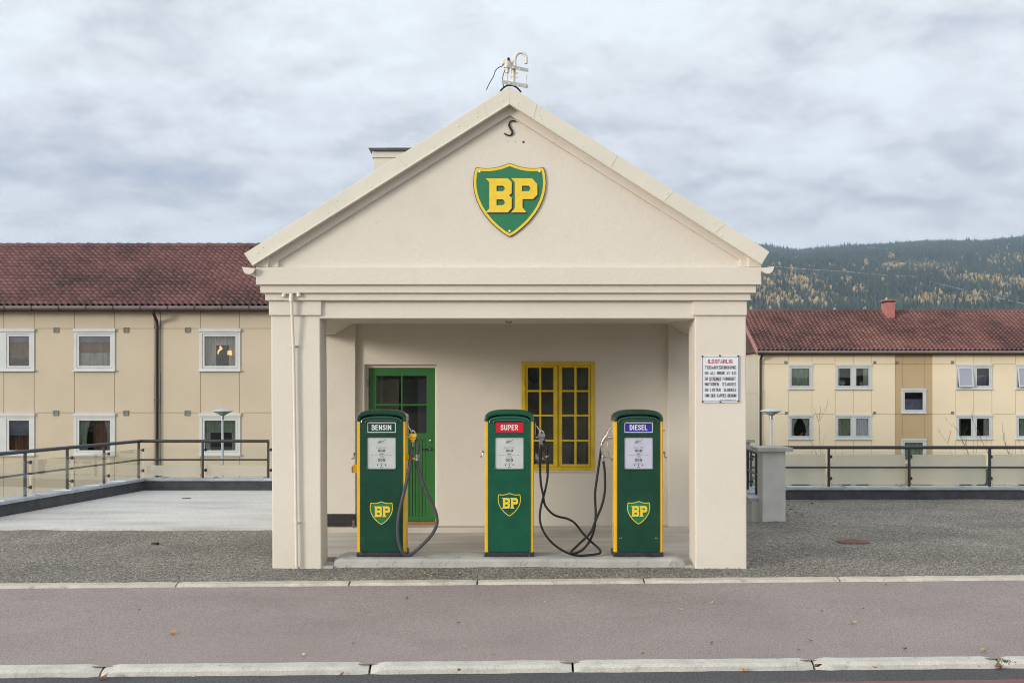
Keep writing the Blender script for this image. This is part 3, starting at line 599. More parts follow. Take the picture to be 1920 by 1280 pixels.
# S-shaped tie iron and small plugs
hk = MB(); Y = 11.908
hk.tube(catmull([W(*q, Y) for q in ((967.5, 228.5), (963, 226.5), (957, 228), (954.5, 233), (955.5, 238), (959, 244), (960.5, 249), (958, 253.5), (953, 254), (949, 252.5), (945.5, 250))], 5), [.008]*16+[.012]*18+[.008]*17, 8)
hk.lathe([(.008, 0), (.008, .04)], (WX(957, Y), Y, WZ(239, Y)), 8, 'y'); tag(hk.build('tie_iron', 'iron', smooth=True), 'black S-shaped wall iron on the gable above the shield sign', 'wall iron')
pg = MB()
for px, py, r in ((952.5, 265, .004), (965.8, 266, .004), (981.5, 266.5, .012)): pg.lathe([(r, .004), (r, -.003), (r*.5, -.006)], (WX(px, 11.92), 11.92, WZ(py, 11.92)), 10, 'y')
pg.build('wall_plug', 'rust_dark', ST, smooth=True)
# ------------------------------------------------------------------ enamel warning sign on the right pillar
Y = 11.995; ws = thing('warning_sign', (WX(1351, Y), Y, WZ(754, Y)), 'white enamel warning sign with a red ILDSFARLIG heading on the right pillar', 'sign')
fx0, fx1, fz0, fz1 = WX(1315.5, Y), WX(1386, Y), WZ(754.5, Y), WZ(666, Y)
MB().prism(rect(fx0, fx1, fz0, fz1), Y-.010, Y+.0).build('plate', 'sign_white', ws, bevel=.003)
e = .0055
MB().prism(rrect(fx0+e*1.2, fx1-e*1.2, fz0+e*2.4, fz1-e*2.2, .006), Y-.0125, Y-.008, holes=[rrect(fx0+e*2.1, fx1-e*2.1, fz0+e*3.1, fz1-e*3.0, .008)]).build('blue_line', 'sign_blue', ws)
def sp(px, py): return WX(1300+px/10.67, Y-.012), WZ(650+py/10.67, Y-.012)
for s, a, b, c, d, mm in (('ILDSFARLIG', 290, 785, 252, 330, 'sign_red'), ('TOBAKKSRØKNING', 230, 855, 378, 446, 'ink'), ('OG ALL BRUK AV ILD', 228, 858, 492, 556, 'ink'), ('MOTOREN  STANSES', 230, 855, 715, 780, 'ink'), ('OG LYKTER  SLUKKES', 230, 858, 828, 892, 'ink'), ('FØR DER TAPPES BENSIN', 230, 858, 942, 1005, 'ink')):
    p, q = sp(a, d), sp(b, c); signtext(s, (p[0]+q[0])/2, (p[1]+q[1])/2, q[0]-p[0], q[1]-p[1], Y-.0125, mm, ws, 0.0044 if mm == 'ink' else .0068, gap=.52)
for s, a, b in (('ER', 230, 298), ('STRENGT', 318, 560), ('FORBUDT', 588, 850)):
    p, q = sp(a, 670), sp(b, 605); signtext(s, (p[0]+q[0])/2, (p[1]+q[1])/2, q[0]-p[0], q[1]-p[1], Y-.0125, 'ink', ws, .0044, gap=.5)
p, q = sp(318, 679), sp(560, 673); MB().box(p[0], q[0], Y-.0135, Y-.011, p[1], q[1]).build('red_underline', 'sign_red', ws)
d = MB()
for a, b in ((538, 618), (632, 800), (822, 850)):
    p, q = sp(a, 1064), sp(b, 1052); x = p[0]
    while x < q[0]-.002: d.box(x, x+.0042, Y-.0125, Y-.009, p[1], q[1]); x += .0062
d.build('maker_line', 'ink_grey', ws)
for px, py in ((182, 188), (533, 178), (896, 184), (188, 1092), (540, 1104), (902, 1086)):
    p = sp(px, py); MB().lathe([(.010, .0), (.009, -.008), (.004, -.012)], (p[0], Y-.010, p[1]), 10, 'y').build('rusty_bolt', 'rust_dark', ws, smooth=True)
# ------------------------------------------------------------------ twin-mouthed vent pipe on the left pillar
Y = 11.905; vp = thing('vent_pipe', W(555.5, 1065, 11.95), 'thin cream vent pipe with a two-mouthed top on the left pillar', 'pipe')
MB().tube([W(546, 553, Y), W(546.3, 566, Y+.005), W(549.8, 640, 11.945), W(550.5, 660, 11.955), W(553.5, 860, 11.955), W(556, 1063, 11.955)], .0165, 12).build('pipe', 'cream_pipe', vp, smooth=True)
MB().tube(catmull([W(532, 556, Y), W(532.3, 551, Y), W(535, 548.2, Y), W(540, 548, Y), W(546, 547.7, Y), W(553, 547.2, Y), W(557.5, 547.8, Y), W(560, 551, Y), W(560.2, 555, Y)], 4), .020, 12).build('twin_mouth', 'cream_pipe', vp, smooth=True)
jb = MB()
for a, b in ((556.5, 553.5), (555.5, 552.8)):
    px = 532 if a == 556.5 else 560.2; jb.lathe([(.024, 0), (.024, .022)], W(px, a, Y), 14)
jb.lathe([(.026, -.05), (.021, .03)], W(546, 556, Y), 14); jb.build('socket', 'cream_pipe', vp, smooth=True)
for px, py in ((551.3, 648), (555.3, 979)):
    MB().box(WX(px-7, 11.95), WX(px+7, 11.95), 11.965, 12.0, WZ(py+1.3, 11.95), WZ(py-1.3, 11.95)).lathe([(.021, -.008), (.021, .008)], W(px, py, 11.955), 14).build('pipe_clip', 'cream_pipe', vp, smooth=True)
# ------------------------------------------------------------------ rooftop bracket
Y = 12.15; rb = thing('roof_bracket', (WX(962, Y), Y, WZ(160, Y)), 'cream steel bracket with a hooked conduit and lamp head on the roof apex', 'bracket')
def angle_iron(p, q, h):
    a = W(p[0], p[1], Y); b = W(q[0], q[1], Y); mb = MB(); t = .005
    mb.prism([(a[0], a[2]), (b[0], b[2]), (b[0], b[2]-h), (a[0], a[2]-h)], Y-.04, Y-.035)
    mb.prism([(a[0], a[2]), (b[0], b[2]), (b[0], b[2]-t), (a[0], a[2]-t)], Y-.0395, Y+.03); return mb
angle_iron((941, 152), (990, 160.5), .040).build('lower_angle', 'silhouette', rb)
angle_iron((950, 121.8), (990.5, 131), .038).build('upper_angle', 'silhouette', rb)
MB().tube([W(950.5, 130, Y), W(950.5, 154, Y)], .009, 10).build('rod', 'cream_pipe', rb, smooth=True)
MB().tube([W(963.2, 117, Y+.02), W(962, 158, Y+.02)], .024, 14).build('standpipe', 'cream_pipe', rb, smooth=True)
MB().tube(catmull([W(965.5, 124, Y), W(965.3, 115, Y), W(966.5, 107, Y), W(971, 100.5, Y), W(977, 98.8, Y), W(983, 101.5, Y), W(986.3, 108, Y), W(986.3, 119.5, Y)], 5), .0175, 14).build('hooked_conduit', 'cream_pipe', rb, smooth=True)
MB().tube([W(986.6, 142, Y), W(985, 160, Y)], .008, 8).build('stud', 'cream_pipe', rb, smooth=True)
bo = MB()
for px, py in ((962, 127.5), (974, 131), (955, 157), (971, 160.5), (984, 162)): bo.lathe([(.011, 0), (.010, -.012)], (WX(px, Y-.04), Y-.04, WZ(py, Y-.04)), 8, 'y')
for px, py in ((969, 137), (959, 144), (968, 145)): bo.lathe([(.007, -.015), (.007, .015)], W(px, py, Y), 8, 'x')
bo.build('bolt', 'cream_pipe', rb, smooth=True)
hdm = MB().lathe([(.038, -.045), (.046, 0), (.044, .03), (.034, .055), (.012, .068)], W(951, 120, Y), 16); hdm.lathe([(.022, -.10), (.026, -.05), (.034, -.045)], W(951, 120, Y), 14); hdm.build('lamp_head', 'cream_pipe', rb, smooth=True)
MB().box(WX(951, Y), WX(956, Y), Y-.052, Y-.03, WZ(116, Y), WZ(110.5, Y)).build('lamp_opening', 'black', rb, bevel=.006)
MB().prism([(WX(941, Y), WZ(122.5, Y)), (WX(946, Y), WZ(122.5, Y)), (WX(950, Y), WZ(111, Y)), (WX(945.5, Y), WZ(112.5, Y)), (WX(942, Y), WZ(116, Y))], Y-.04, Y+.04).build('lamp_hood', 'cream_pipe', rb, bevel=.008)
MB().tube(catmull([W(*q, Y) for q in ((942, 124.5), (935, 127), (929, 133), (925, 144), (918, 156), (912, 169))], 5), .0045, 6).build('cable', 'rubber', rb, smooth=True)
MB().tube(catmull([W(*q, Y-.01) for q in ((947, 131), (943.5, 141), (942.6, 150), (944.5, 165))], 5), .0045, 6).build('cable', 'rubber', rb, smooth=True)
MB().tube(catmull([W(*q, Y+.0) for q in ((938, 171), (944, 165), (952, 160.5), (962, 161), (970, 165.5), (977, 173))], 5), .010, 8).build('ridge_strap', 'iron', rb, smooth=True)
# porch ceiling lamp
lp = thing('ceiling_lamp', (WX(953.5, 13.2), 13.2, 2.70), 'small round glass bulkhead lamp under the porch ceiling', 'lamp')
c = (WX(953.5, 13.2), 13.2, 2.77)
MB().lathe([(.048, 0), (.048, -.03)], c, 20).build('mount', 'steel', lp, smooth=True)
MB().lathe([(.045, -.03), (.046, -.055), (.038, -.085), (.020, -.098), (.004, -.101)], c, 20)  .build('glass_dome', glass_mat('dome_glass', (.8, .8, .78), .05, 2.0, .35), lp, smooth=True)
MB().lathe([(.012, -.03), (.024, -.055), (.018, -.078), (.004, -.083)], c, 14).build('bulb', 'steel', lp, smooth=True)
# ------------------------------------------------------------------ pump island
mb = MB(); random.seed(21); xs = np.linspace(WX(626.5, 12.07), WX(1283.5, 12.07), 60); vs = []; fs = []
for i, x in enumerate(xs):
    e = min(x-xs[0], xs[-1]-x); c = .05*max(0, 1-e/.06); w = .006*noise.noise(Vector((x*5, 0, 0)))+.004*noise.noise(Vector((x*19, 0, 4)))
    chip = .010*max(0, noise.noise(Vector((x*6, 2, 9)))-.25)*3
    prof = [(12.055+w, -.06), (12.055+w+c*.3, .050-chip), (12.075+w+c, .070-chip*.5), (12.10+c, .075), (12.58-c, .075), (12.62-c, .06), (12.62-c, -.06)]
    vs += [(x+.0, a, b-(.02 if i in (0, len(xs)-1) and b > 0 else 0)) for a, b in prof]
for i in range(len(xs)-1):
    for k in range(6): fs.append((i*7+k, i*7+k+1, i*7+k+8, i*7+k+7))
fs += [tuple(range(7)), tuple((len(xs)-1)*7+k for k in range(7))]
mb.add(vs, fs); isl = thing('pump_island', (0, 12.35, 0), 'low cracked concrete island on which the three fuel pumps stand', 'concrete island')
mb.build('slab', 'concrete', isl, smooth=True)
ck = MB(); random.seed(5)
for px, ln in ((705, 9), (735, 14), (790, 5), (822, 16), (835, 10), (962, 10), (975, 13), (983, 8), (1194, 7), (1060, 5), (1255, 5)):
    x = px; y = 1060; pts = []
    for k in range(5): pts.append(W(x, y, 12.048)); x += random.uniform(-1, 1)*1.5+ln*.25*random.choice((.5, 1)); y -= random.uniform(1.5, 3.5)
    ck.tube(pts, [.0022, .0018, .0014, .001, .0006], 4)
ck.build('crack', 'rust_dark', isl)
# ------------------------------------------------------------------ fuel pumps
ZI = .075; YP = 12.22; SC = YP/K
def arch(hw, zs, zt, n=18, p=2.6, drop=0):
    pts = []
    for i in range(n+1):
        t = math.pi*i/n; c, s = math.cos(t), math.sin(t)
        pts.append((-hw*math.copysign(abs(c)**(2/p), c), zs+(zt-zs)*abs(s)**(2/p)))
    return pts
def pump(pxc, label, word, plate, border, wordw, facemat, green, extra, zem, dots):
    t = thing('fuel_pump', (WX(pxc, YP), YP, ZI), label, 'fuel pump', 'fuel pumps on the concrete island')
    kw = dict(local=True)
    G = green
    MB().prism([(-.275, 0), (.275, 0), (.268, .052), (-.268, .052)], -.012, .35).build('foot', 'base_black', t, bevel=.006, **kw)
    MB().box(-.225, .225, -.018, -.008, .006, .045).build('foot_plate', 'base_black', t, bevel=.003, **kw)
    MB().box(-.258, .258, .03, .335, .052, 1.50).build('rear_housing', mat('housing_cream', (.50, .40, .27), .4, .1, 5), t, bevel=.012, **kw)
    for s in (-1, 1):
        sp_ = MB(); pr = [(s*.228, 0.0), (s*.255, -.001), (s*.266, .010), (s*.269, .03), (s*.269, .10), (s*.228, .10)]
        sp_.prism(pr, .052, 1.482, 'z'); q = sp_.build('side_panel', 'yellow', t, smooth=True, **kw)
        sl = MB()
        for k in range(7): sl.box(s*.262, s*.2705, .045, .085, .22+k*.022, .228+k*.022)
        sl.build('louvre', 'black', q, **kw)
    # front door with openings for nameplate and dial
    ar = [(x, z) for x, z in arch(.234, 1.46, 1.535)]
    outl = [(-.234, .058)]+[(-.234, 1.46)]+ar[1:-1]+[(.234, 1.46), (.234, .058)]
    MB().prism(outl, -.008, .04, holes=[rrect(-.158, .158, 1.348, 1.470, .012), rrect(-.157, .157, .955, 1.302, .012)]).build('front_door', G, t, bevel=.005, **kw)
    MB().box(-.230, .230, .022, .038, .90, 1.50).build('door_backing', 'black', t, **kw)
    ln = MB()
    for s in (-1, 1): ln.tube([(s*.205, -.0075, .08), (s*.205, -.0075, 1.44)], .0028, 6)
    ln.build('pressed_rib', G+'_gloss', t, smooth=True, **kw)
    # domed crown with two further mouldings
    ao = arch(.273, 1.478, 1.605, 24, 3.0); ai = arch(.232, 1.478, 1.545, 24, 3.0)
    rings = [(ai, -.006), (arch(.240, 1.478, 1.556, 24, 3.0), -.020), (arch(.256, 1.478, 1.582, 24, 3.0), -.024), (arch(.268, 1.478, 1.598, 24, 3.0), -.012), (ao, .012), (arch(.273, 1.478, 1.605, 24, 3.0), .33), (arch(.262, 1.478, 1.59, 24, 3.0), .345)]
    vs = [(x, y, z) for pts, y in rings for x, z in pts]; fs = []; m = len(ao)
    for i in range(len(rings)-1):
        for k in range(m-1): fs.append((i*m+k, i*m+k+1, (i+1)*m+k+1, (i+1)*m+k))
    fs.append(tuple(6*m+k for k in range(m)))
    cr = MB(); cr.add(vs, fs); cr.add([(-.273, .012, 1.478), (.273, .012, 1.478), (.273, .33, 1.478), (-.273, .33, 1.478)], [(0, 1, 2, 3)]); crown = cr.build('crown', G+'_gloss', t, smooth=True, **kw)
    md = MB(); a1 = arch(.215, 1.462, 1.518, 22, 3.2); md.tube([(x, -.010, z) for x, z in a1], .0095, 8); md.build('upper_moulding', G+'_gloss', crown, smooth=True, **kw)
    md = MB(); a1 = arch(.170, 1.462, 1.488, 22, 4.0); md.tube([(-.172, -.008, 1.452)]+[(x, -.012, z) for x, z in a1]+[(.172, -.008, 1.452)], .0085, 8); md.build('plate_hood', G+'_gloss', t, smooth=True, **kw)
    md = MB()
    for k in (-.018, 0, .018): md.lathe([(.003, 0), (.003, -.002)], (k, -.022, 1.509), 8, 'y')
    md.build('screw', 'black', crown, **kw)
    # nameplate
    x = .1545; z0, z1 = 1.353, 1.466
    if border:
        b = MB().prism(rrect(-x, x, z0, z1, .010), .0, .012).build('nameplate', 'white', t, **kw); MB().prism(rrect(-x+.008, x-.008, z0+.008, z1-.008, .006), -.0015, .004).build('plate_field', plate, b, **kw)
    else: b = MB().prism(rrect(-x, x, z0, z1, .008), .0, .012).build('nameplate', plate, t, **kw)
    signtext(word, 0, 1.4095, wordw, .057, -.003, 'white', b, .0086, local=True, gap=.66)
    lip = MB().tube(catmull([(-.160, -.008, 1.356), (-.152, -.010, 1.343), (0, -.010, 1.341), (.152, -.010, 1.343), (.160, -.008, 1.356)], 5), .006, 8); lip.build('plate_lip', G+'_gloss', t, smooth=True, **kw)
    # dial
    dl = MB().prism(rrect(-.152, .152, .962, 1.297, .012), .004, .016).build('dial', facemat, t, **kw)
    MB().prism(rrect(-.157, .157, .955, 1.302, .012), -.001, .008, holes=[rrect(-.1515, .1515, .9605, 1.296, .010)]).build('dial_bezel', 'steel', dl, **kw)
    MB().tube(catmull([(-.160, -.008, .975), (-.156, -.010, .954), (-.13, -.011, .950), (0, -.011, .950), (.13, -.011, .950), (.156, -.010, .954), (.160, -.008, .975)], 5), .007, 8).build('dial_lip', G+'_gloss', dl, smooth=True, **kw)
    yk = .0035
    text('SOLGT FOR', 0, 1.189, .112, .013, yk, 'ink_grey', dl, bold=.012, local=True, depth=.001, space=1.1); text('LITER', 0, 1.081, .062, .011, yk, 'ink_grey', dl, bold=.01, local=True, depth=.001, space=1.3)
    ik = MB()
    for zc in (1.158, 1.054):
        for k in (-1, 0, 1): ik.prism(rrect(k*.028-.011, k*.028+.010, zc-.013, zc+.013, .003), yk-.0005, yk+.002)
        ik.prism([(.036, zc-.013), (.043, zc), (.036, zc+.013)], yk-.0005, yk+.002)
    for z, w, h in ((1.135, .062, .0035), (1.1195, .042, .005), (1.0935, .042, .004), (1.017, .07, .0035), (.978, .030, .005)): ik.box(-w/2, w/2, yk-.0004, yk+.002, z-h/2, z+h/2)
    ik.box(-.10, .10, yk-.0004, yk+.002, 1.1045, 1.1065)
    for s in (-1, 1): ik.lathe([(.0045, 0), (.0045, .002)], (s*.104, yk, 1.1055), 8, 'y')
    for k in (-.042, 0, .042): ik.box(k-.005, k+.005, yk-.0004, yk+.002, .994, 1.010)
    ik.build('counter_print', 'ink', dl, **kw)
    nb = MB()
    for zc in (1.158, 1.054):
        for k in (-1, 0, 1): nb.prism(rrect(k*.028-.0045, k*.028+.0035, zc-.007, zc+.007, .003), yk-.001, yk+.001)
    nb.build('counter_figure', facemat, dl, **kw)
    sg_ = MB(); pts = [(-.012, 1.270), (-.028, 1.262), (-.034, 1.247), (-.026, 1.238), (-.020, 1.250), (-.006, 1.270), (-.020, 1.245), (-.008, 1.258), (-.006, 1.246), (.006, 1.262), (.004, 1.250), (.018, 1.264), (.018, 1.256), (.030, 1.268), (.046, 1.277)]
    sg_.tube([(a, yk, b) for a, b in catmull([(p_[0], p_[1], 0) for p_ in pts], 3) for a, b in [(a, b)]] if False else [(q.x, yk, q.y) for q in catmull([(p_[0], p_[1], 0) for p_ in pts], 3)], .0018, 5)
    sg_.box(-.045, .045, yk-.0004, yk+.002, 1.2345, 1.2365); sg_.build('script_mark', 'ink', dl, **kw)
    # emblem and small lower studs
    shield(t, 0, zem, .000229, -.008, False, True, 'green_shield' if pxc > 1000 or pxc < 800 else green)
    dd = MB()
    for s in (-1, 1):
        for k in (-.008, .008): dd.lathe([(.0035, 0), (.0035, -.003)], (s*.195+k-.002, -.008, .207), 8, 'y')
    dd.build('stud', dots, t, **kw)
    extra(t); return t
def LP_(t, px, py, y):       # pump-local point from picture coordinates at depth YP+y
    Yd = YP+y; o = WL[t.name]; return (WX(px, Yd)-o.x, y, WZ(py, Yd)-o.z)
def path(t, pts, y0, y1=None, sub=5):
    n = len(pts); y1 = y0 if y1 is None else y1
    return catmull([LP_(t, q[0], q[1], (q[2] if len(q) > 2 else y0+(y1-y0)*i/(n-1))) for i, q in enumerate(pts)], sub)
kwl = dict(local=True)
def crank(t, px, py, s, m='steel'):
    mb = MB(); mb.tube([LP_(t, px, py, .14), LP_(t, px+s*4, py, .14)], .014, 10)
    mb.tube([LP_(t, px+s*3, py, .14), LP_(t, px+s*3.2, py+9, .13)], .006, 8); mb.tube([LP_(t, px+s*3.2, py+9, .13), LP_(t, px+s*8, py+9.5, .13)], .007, 8)
    mb.build('crank', m, t, smooth=True, **kwl)
def left_extra(t):
    crank(t, 667, 850, -1)
    MB().box(LP_(t, 661.5, 0, .1)[0], -.262, .08, .18, LP_(t, 0, 886, .1)[2], LP_(t, 0, 870.5, .1)[2]).build('switch_box', 'yellow', t, bevel=.006, **kwl)
    MB().prism([(LP_(t, 659.5, 0, .1)[0], LP_(t, 0, 885, .1)[2]), (LP_(t, 662, 0, .1)[0], LP_(t, 0, 886, .1)[2]), (LP_(t, 662, 0, .1)[0], LP_(t, 0, 873, .1)[2]), (LP_(t, 659.5, 0, .1)[0], LP_(t, 0, 875, .1)[2])], .09, .17).build('switch_flap', 'rust', t, **kwl)
    nozzle_right(t, 763, 'yellow', 'rubber_grey', 0)
    # grey hose
    h = [(773.5, 828, .10), (773, 838, .09), (771, 852, .07), (766, 885, .03), (757, 925, -.03), (748.5, 960, -.05), (745.5, 990, -.05), (747, 1012, -.05), (752, 1030, -.04), (760, 1039.5, -.02), (768, 1040, .0), (777, 1034, .03), (795, 1018, .06), (810, 1001, .08), (818.5, 984, .10), (819, 970, .10), (814, 952, .10), (801, 925, .10), (790, 898, .10), (784, 877, .10), (782.3, 862, .10)]
    MB().tube(path(t, h, 0), .0185, 12).build('hose', 'rubber_grey', t, smooth=True, **kwl)
    MB().tube(path(t, [(779, 822), (783, 827), (784.5, 834), (784, 842), (782.5, 850), (782.3, 856)], .10, .10), .017, 12).build('outlet_elbow', 'rubber_grey', t, smooth=True, **kwl)
    MB().lathe([(.022, -.04), (.027, -.035), (.027, -.012), (.022, -.008), (.024, .0), (.024, .03), (.018, .034)], LP_(t, 782.3, 857, .10), 12).build('swivel', 'steel', t, smooth=True, **kwl)
def nozzle_right(t, ex, bm, hm, dx):
    P = lambda px, py, y=.09: LP_(t, px+dx, py, y)
    MB().tube(catmull([P(765, 798), P(768, 803), P(771.5, 808.5)], 4), .006, 8).build('spout', 'chrome', t, smooth=True, **kwl)
    MB().tube(catmull([P(771, 816), P(771.3, 810), P(774.5, 806.8), P(777.6, 810), P(778, 816)], 4), .0085, 8).build('valve_arch', 'chrome', t, smooth=True, **kwl)
    x = P(774.5, 0)[0]; b = MB()
    b.box(x-.040, x+.038, .06, .125, P(0, 819)[2], P(0, 812.8)[2]); b.box(x-.034, x+.030, .065, .12, P(0, 824)[2], P(0, 818.5)[2]); b.box(x-.018, x+.016, .07, .115, P(0, 828.5)[2], P(0, 823.5)[2])
    b.tube([P(762.5, 820), P(770, 819)], [.013, .016], 10); o = b.build('nozzle_valve', bm, t, bevel=.005, **kwl)
    bb = MB(); 
    for q in (-.022, .0, .020): bb.lathe([(.006, 0), (.006, -.006)], (x+q, .065, P(0, 821)[2]), 8, 'y')
    bb.build('valve_screw', 'steel' if bm == 'yellow' else 'rust_dark', o, **kwl)
    MB().lathe([(.017, -.045), (.017, 0)], P(774.2, 829), 12).build('hose_collar', 'steel', t, smooth=True, **kwl)
    MB().prism([(P(762.5, 0)[0], P(0, 862)[2]), (P(778.5, 0)[0], P(0, 861)[2]), (P(778.5, 0)[0], P(0, 858)[2]), (P(769, 0)[0], P(0, 857)[2]), (P(764.5, 0)[0], P(0, 850)[2]), (P(762.5, 0)[0], P(0, 849)[2])], .07, .12).build('nozzle_hook', 'yellow' if bm == 'yellow' else 'steel', t, bevel=.004, **kwl)
    MB().tube([LP_(t, ex+2.2, 792, .12), LP_(t, ex+2.2, 816, .12)], .006, 8).build('guide_rod', 'chrome', t, smooth=True, **kwl)
def mid_extra(t):
    crank(t, 908, 846, -1); nozzle_right(t, 1001.5, 'steel', 'rubber', 241)
    h = [(1015.2, 832, .09), (1013.8, 850, .08), (1012.6, 869, .07), (1014, 905, .06), (1018, 925.7, .05), (1021.8, 946, .05), (1034.7, 961.8, .06), (1047.6, 968, .07), (1064.4, 972, .08), (1078.6, 981, .08), (1094, 1000.4, .08), (1109.5, 1016, .07), (1123.7, 1028.8, .04), (1124.5, 1036.5, .01), (1107, 1039.6, .0), (1083.7, 1040.7, -.01), (1065.7, 1036.5, -.02), (1045, 1025, -.02), (1027, 1008, -.02), (1015.4, 987.5, 0), (1012, 967, .02), (1015.4, 943.7, .03), (1021.8, 920.5, .07), (1026.5, 894.7, .08), (1026.6, 875, .09), (1025.7, 858, .10)]
    MB().tube(path(t, h, 0), .0125, 10).build('hose', 'rubber', t, smooth=True, **kwl)
    MB().tube(path(t, [(1015, 833), (1014, 846), (1013.2, 862)], .088, .075), .0165, 10).build('hose_sleeve', 'rubber', t, smooth=True, **kwl)
    MB().tube(path(t, [(1026.6, 886), (1026.7, 870), (1025.7, 856)], .082, .10), .0155, 10).build('hose_sleeve', 'rubber', t, smooth=True, **kwl)
    MB().tube(path(t, [(1019, 825), (1023.5, 831), (1027, 836), (1025.5, 843), (1024.8, 853)], .10, .10), [.013]*4+[.017]*5+[.020]*4+[.018]*4+[.015]*4, 12).build('nozzle_grip', 'rubber', t, smooth=True, **kwl)
    MB().lathe([(.017, -.012), (.017, .012)], LP_(t, 1025, 855.5, .10), 12).build('ferrule', 'chrome', t, smooth=True, **kwl)
    MB().tube(path(t, [(1009, 846), (1011, 850), (1009.5, 858), (1010.5, 875)], .12, .12), .006, 8).build('hook_rod', 'steel', t, smooth=True, **kwl)
def right_extra(t):
    crank(t, 1243.5, 848, 1); MB().tube([LP_(t, 1243, 807, .12), LP_(t, 1247, 806.5, .12)], .006, 8).build('peg', 'steel', t, smooth=True, **kwl)
    MB().tube(path(t, [(1149, 799), (1144, 802.5), (1140.5, 808), (1137.5, 815)], .10, .09), .010, 10).build('spout', 'chrome', t, smooth=True, **kwl)
    n1 = path(t, [(1138.5, 813), (1135, 819), (1130.5, 827), (1128, 833), (1128.6, 841), (1130, 850), (1131, 862)], .09, .09)
    rad = [.014+.010*math.sin(math.pi*min(1, i/(len(n1)*.45))) if i < len(n1)*.45 else .015 for i in range(len(n1))]
    MB().tube(n1, rad, 12).build('nozzle_body', 'chrome', t, smooth=True, **kwl)
    MB().tube(path(t, [(1137, 824), (1140.5, 827), (1139, 834), (1139.3, 844), (1143, 853), (1141, 857), (1133, 856)], .09, .09), .0055, 8).build('trigger_guard', 'steel', t, smooth=True, **kwl)
    MB().lathe([(.019, -.014), (.021, 0), (.019, .014)], LP_(t, 1130.6, 856, .09), 12).build('ferrule', 'steel', t, smooth=True, **kwl)
    b = MB().tube([LP_(t, 1140.5, 820, .11), LP_(t, 1150.5, 820, .11)], .013, 10); b.lathe([(.018, -.01), (.018, .01)], LP_(t, 1141.5, 820, .11), 10, 'x'); b.build('nozzle_boss', 'chrome', t, smooth=True, **kwl)
    MB().prism([(LP_(t, 1142, 0, .1)[0], LP_(t, 0, 862.5, .1)[2]), (LP_(t, 1151, 0, .1)[0], LP_(t, 0, 863, .1)[2]), (LP_(t, 1151, 0, .1)[0], LP_(t, 0, 849, .1)[2]), (LP_(t, 1147, 0, .1)[0], LP_(t, 0, 857, .1)[2]), (LP_(t, 1142, 0, .1)[0], LP_(t, 0, 859, .1)[2])], .07, .12).build('nozzle_hook', 'steel', t, bevel=.004, **kwl)
    MB().tube([LP_(t, 1149.3, 792, .10), LP_(t, 1149.3, 817, .10)], .006, 8).build('guide_rod', 'steel', t, smooth=True, **kwl)
    h = [(1131.3, 864, .09), (1133.5, 880, .08), (1134.2, 895, .07), (1134, 920.5, .05), (1128.8, 946, .03), (1117, 974.7, .0), (1107, 997.9, -.02), (1086.3, 1018.5, -.03), (1071, 1033.5, -.04), (1072, 1037.5, -.03), (1088.9, 1032.4, .0), (1104.3, 1016, .02), (1113.4, 994, .04), (1116.9, 967, .06), (1116, 940, .08), (1116, 920.5, .09), (1121, 884, .12), (1126.5, 845, .14), (1129, 832, .14)]
    MB().tube(path(t, h, 0), .0135, 10).build('hose', 'rubber', t, smooth=True, **kwl)
pump(715.3, 'dark green fuel pump with a green BENSIN plate, in front of the door', 'BENSIN', 'green_dark', True, .213, M['dial'], 'green_dark', left_extra, .478, 'ink_grey')
pump(955.0, 'brighter green fuel pump with a red SUPER plate, middle of the island', 'SUPER', 'red_plate', False, .190, M['dial'], 'green_mid', mid_extra, .570, 'green_mid')
pump(1197.2, 'dark green fuel pump with a blue DIESEL plate and chrome nozzle', 'DIESEL', 'blue_plate', True, .192, M['dial_grey'], 'green_dark', right_extra, .482, 'white')
# ------------------------------------------------------------------ railings, parapets and piers
def seg_box(mb, a, b, w, z0, z1, off=0.0):      # box along the line a-b
    a = Vector(a); b = Vector(b); d = (b-a).normalized(); n = Vector((-d.y, d.x)); a = a+n*off; b = b+n*off
    p = [a-n*w/2, b-n*w/2, b+n*w/2, a+n*w/2]; mb.add([(q.x, q.y, z0) for q in p]+[(q.x, q.y, z1) for q in p], [(0, 3, 2, 1), (4, 5, 6, 7), (0, 1, 5, 4), (1, 2, 6, 5), (2, 3, 7, 6), (3, 0, 4, 7)]); return mb
def parapet(name, label, pts, zc, w, seams, depth=.3, wm='terrace_wall'):
    t = thing(name, (pts[0][0], pts[0][1], 0), label, 'low wall')
    wmb = MB(); cmb = MB(); sm = MB()
    for a, b in zip(pts[:-1], pts[1:]):
        seg_box(wmb, a, b, w-.06, -depth, zc-.05); seg_box(cmb, a, b, w, zc-.05, zc)
        A, B = Vector(a), Vector(b); d = (B-A).normalized(); n = Vector((-d.y, d.x)); L_ = (B-A).length; k = seams*.6
        while k < L_-.1:
            p = A+d*k; seg_box(sm, p-n*(w/2+.004), p+n*(w/2+.004), .035, zc-.052, zc+.014); k += seams
    wmb.build('upstand', wm, t); c = cmb.build('coping', 'zinc', t, bevel=.006); sm.build('coping_seam', 'zinc', c); return t
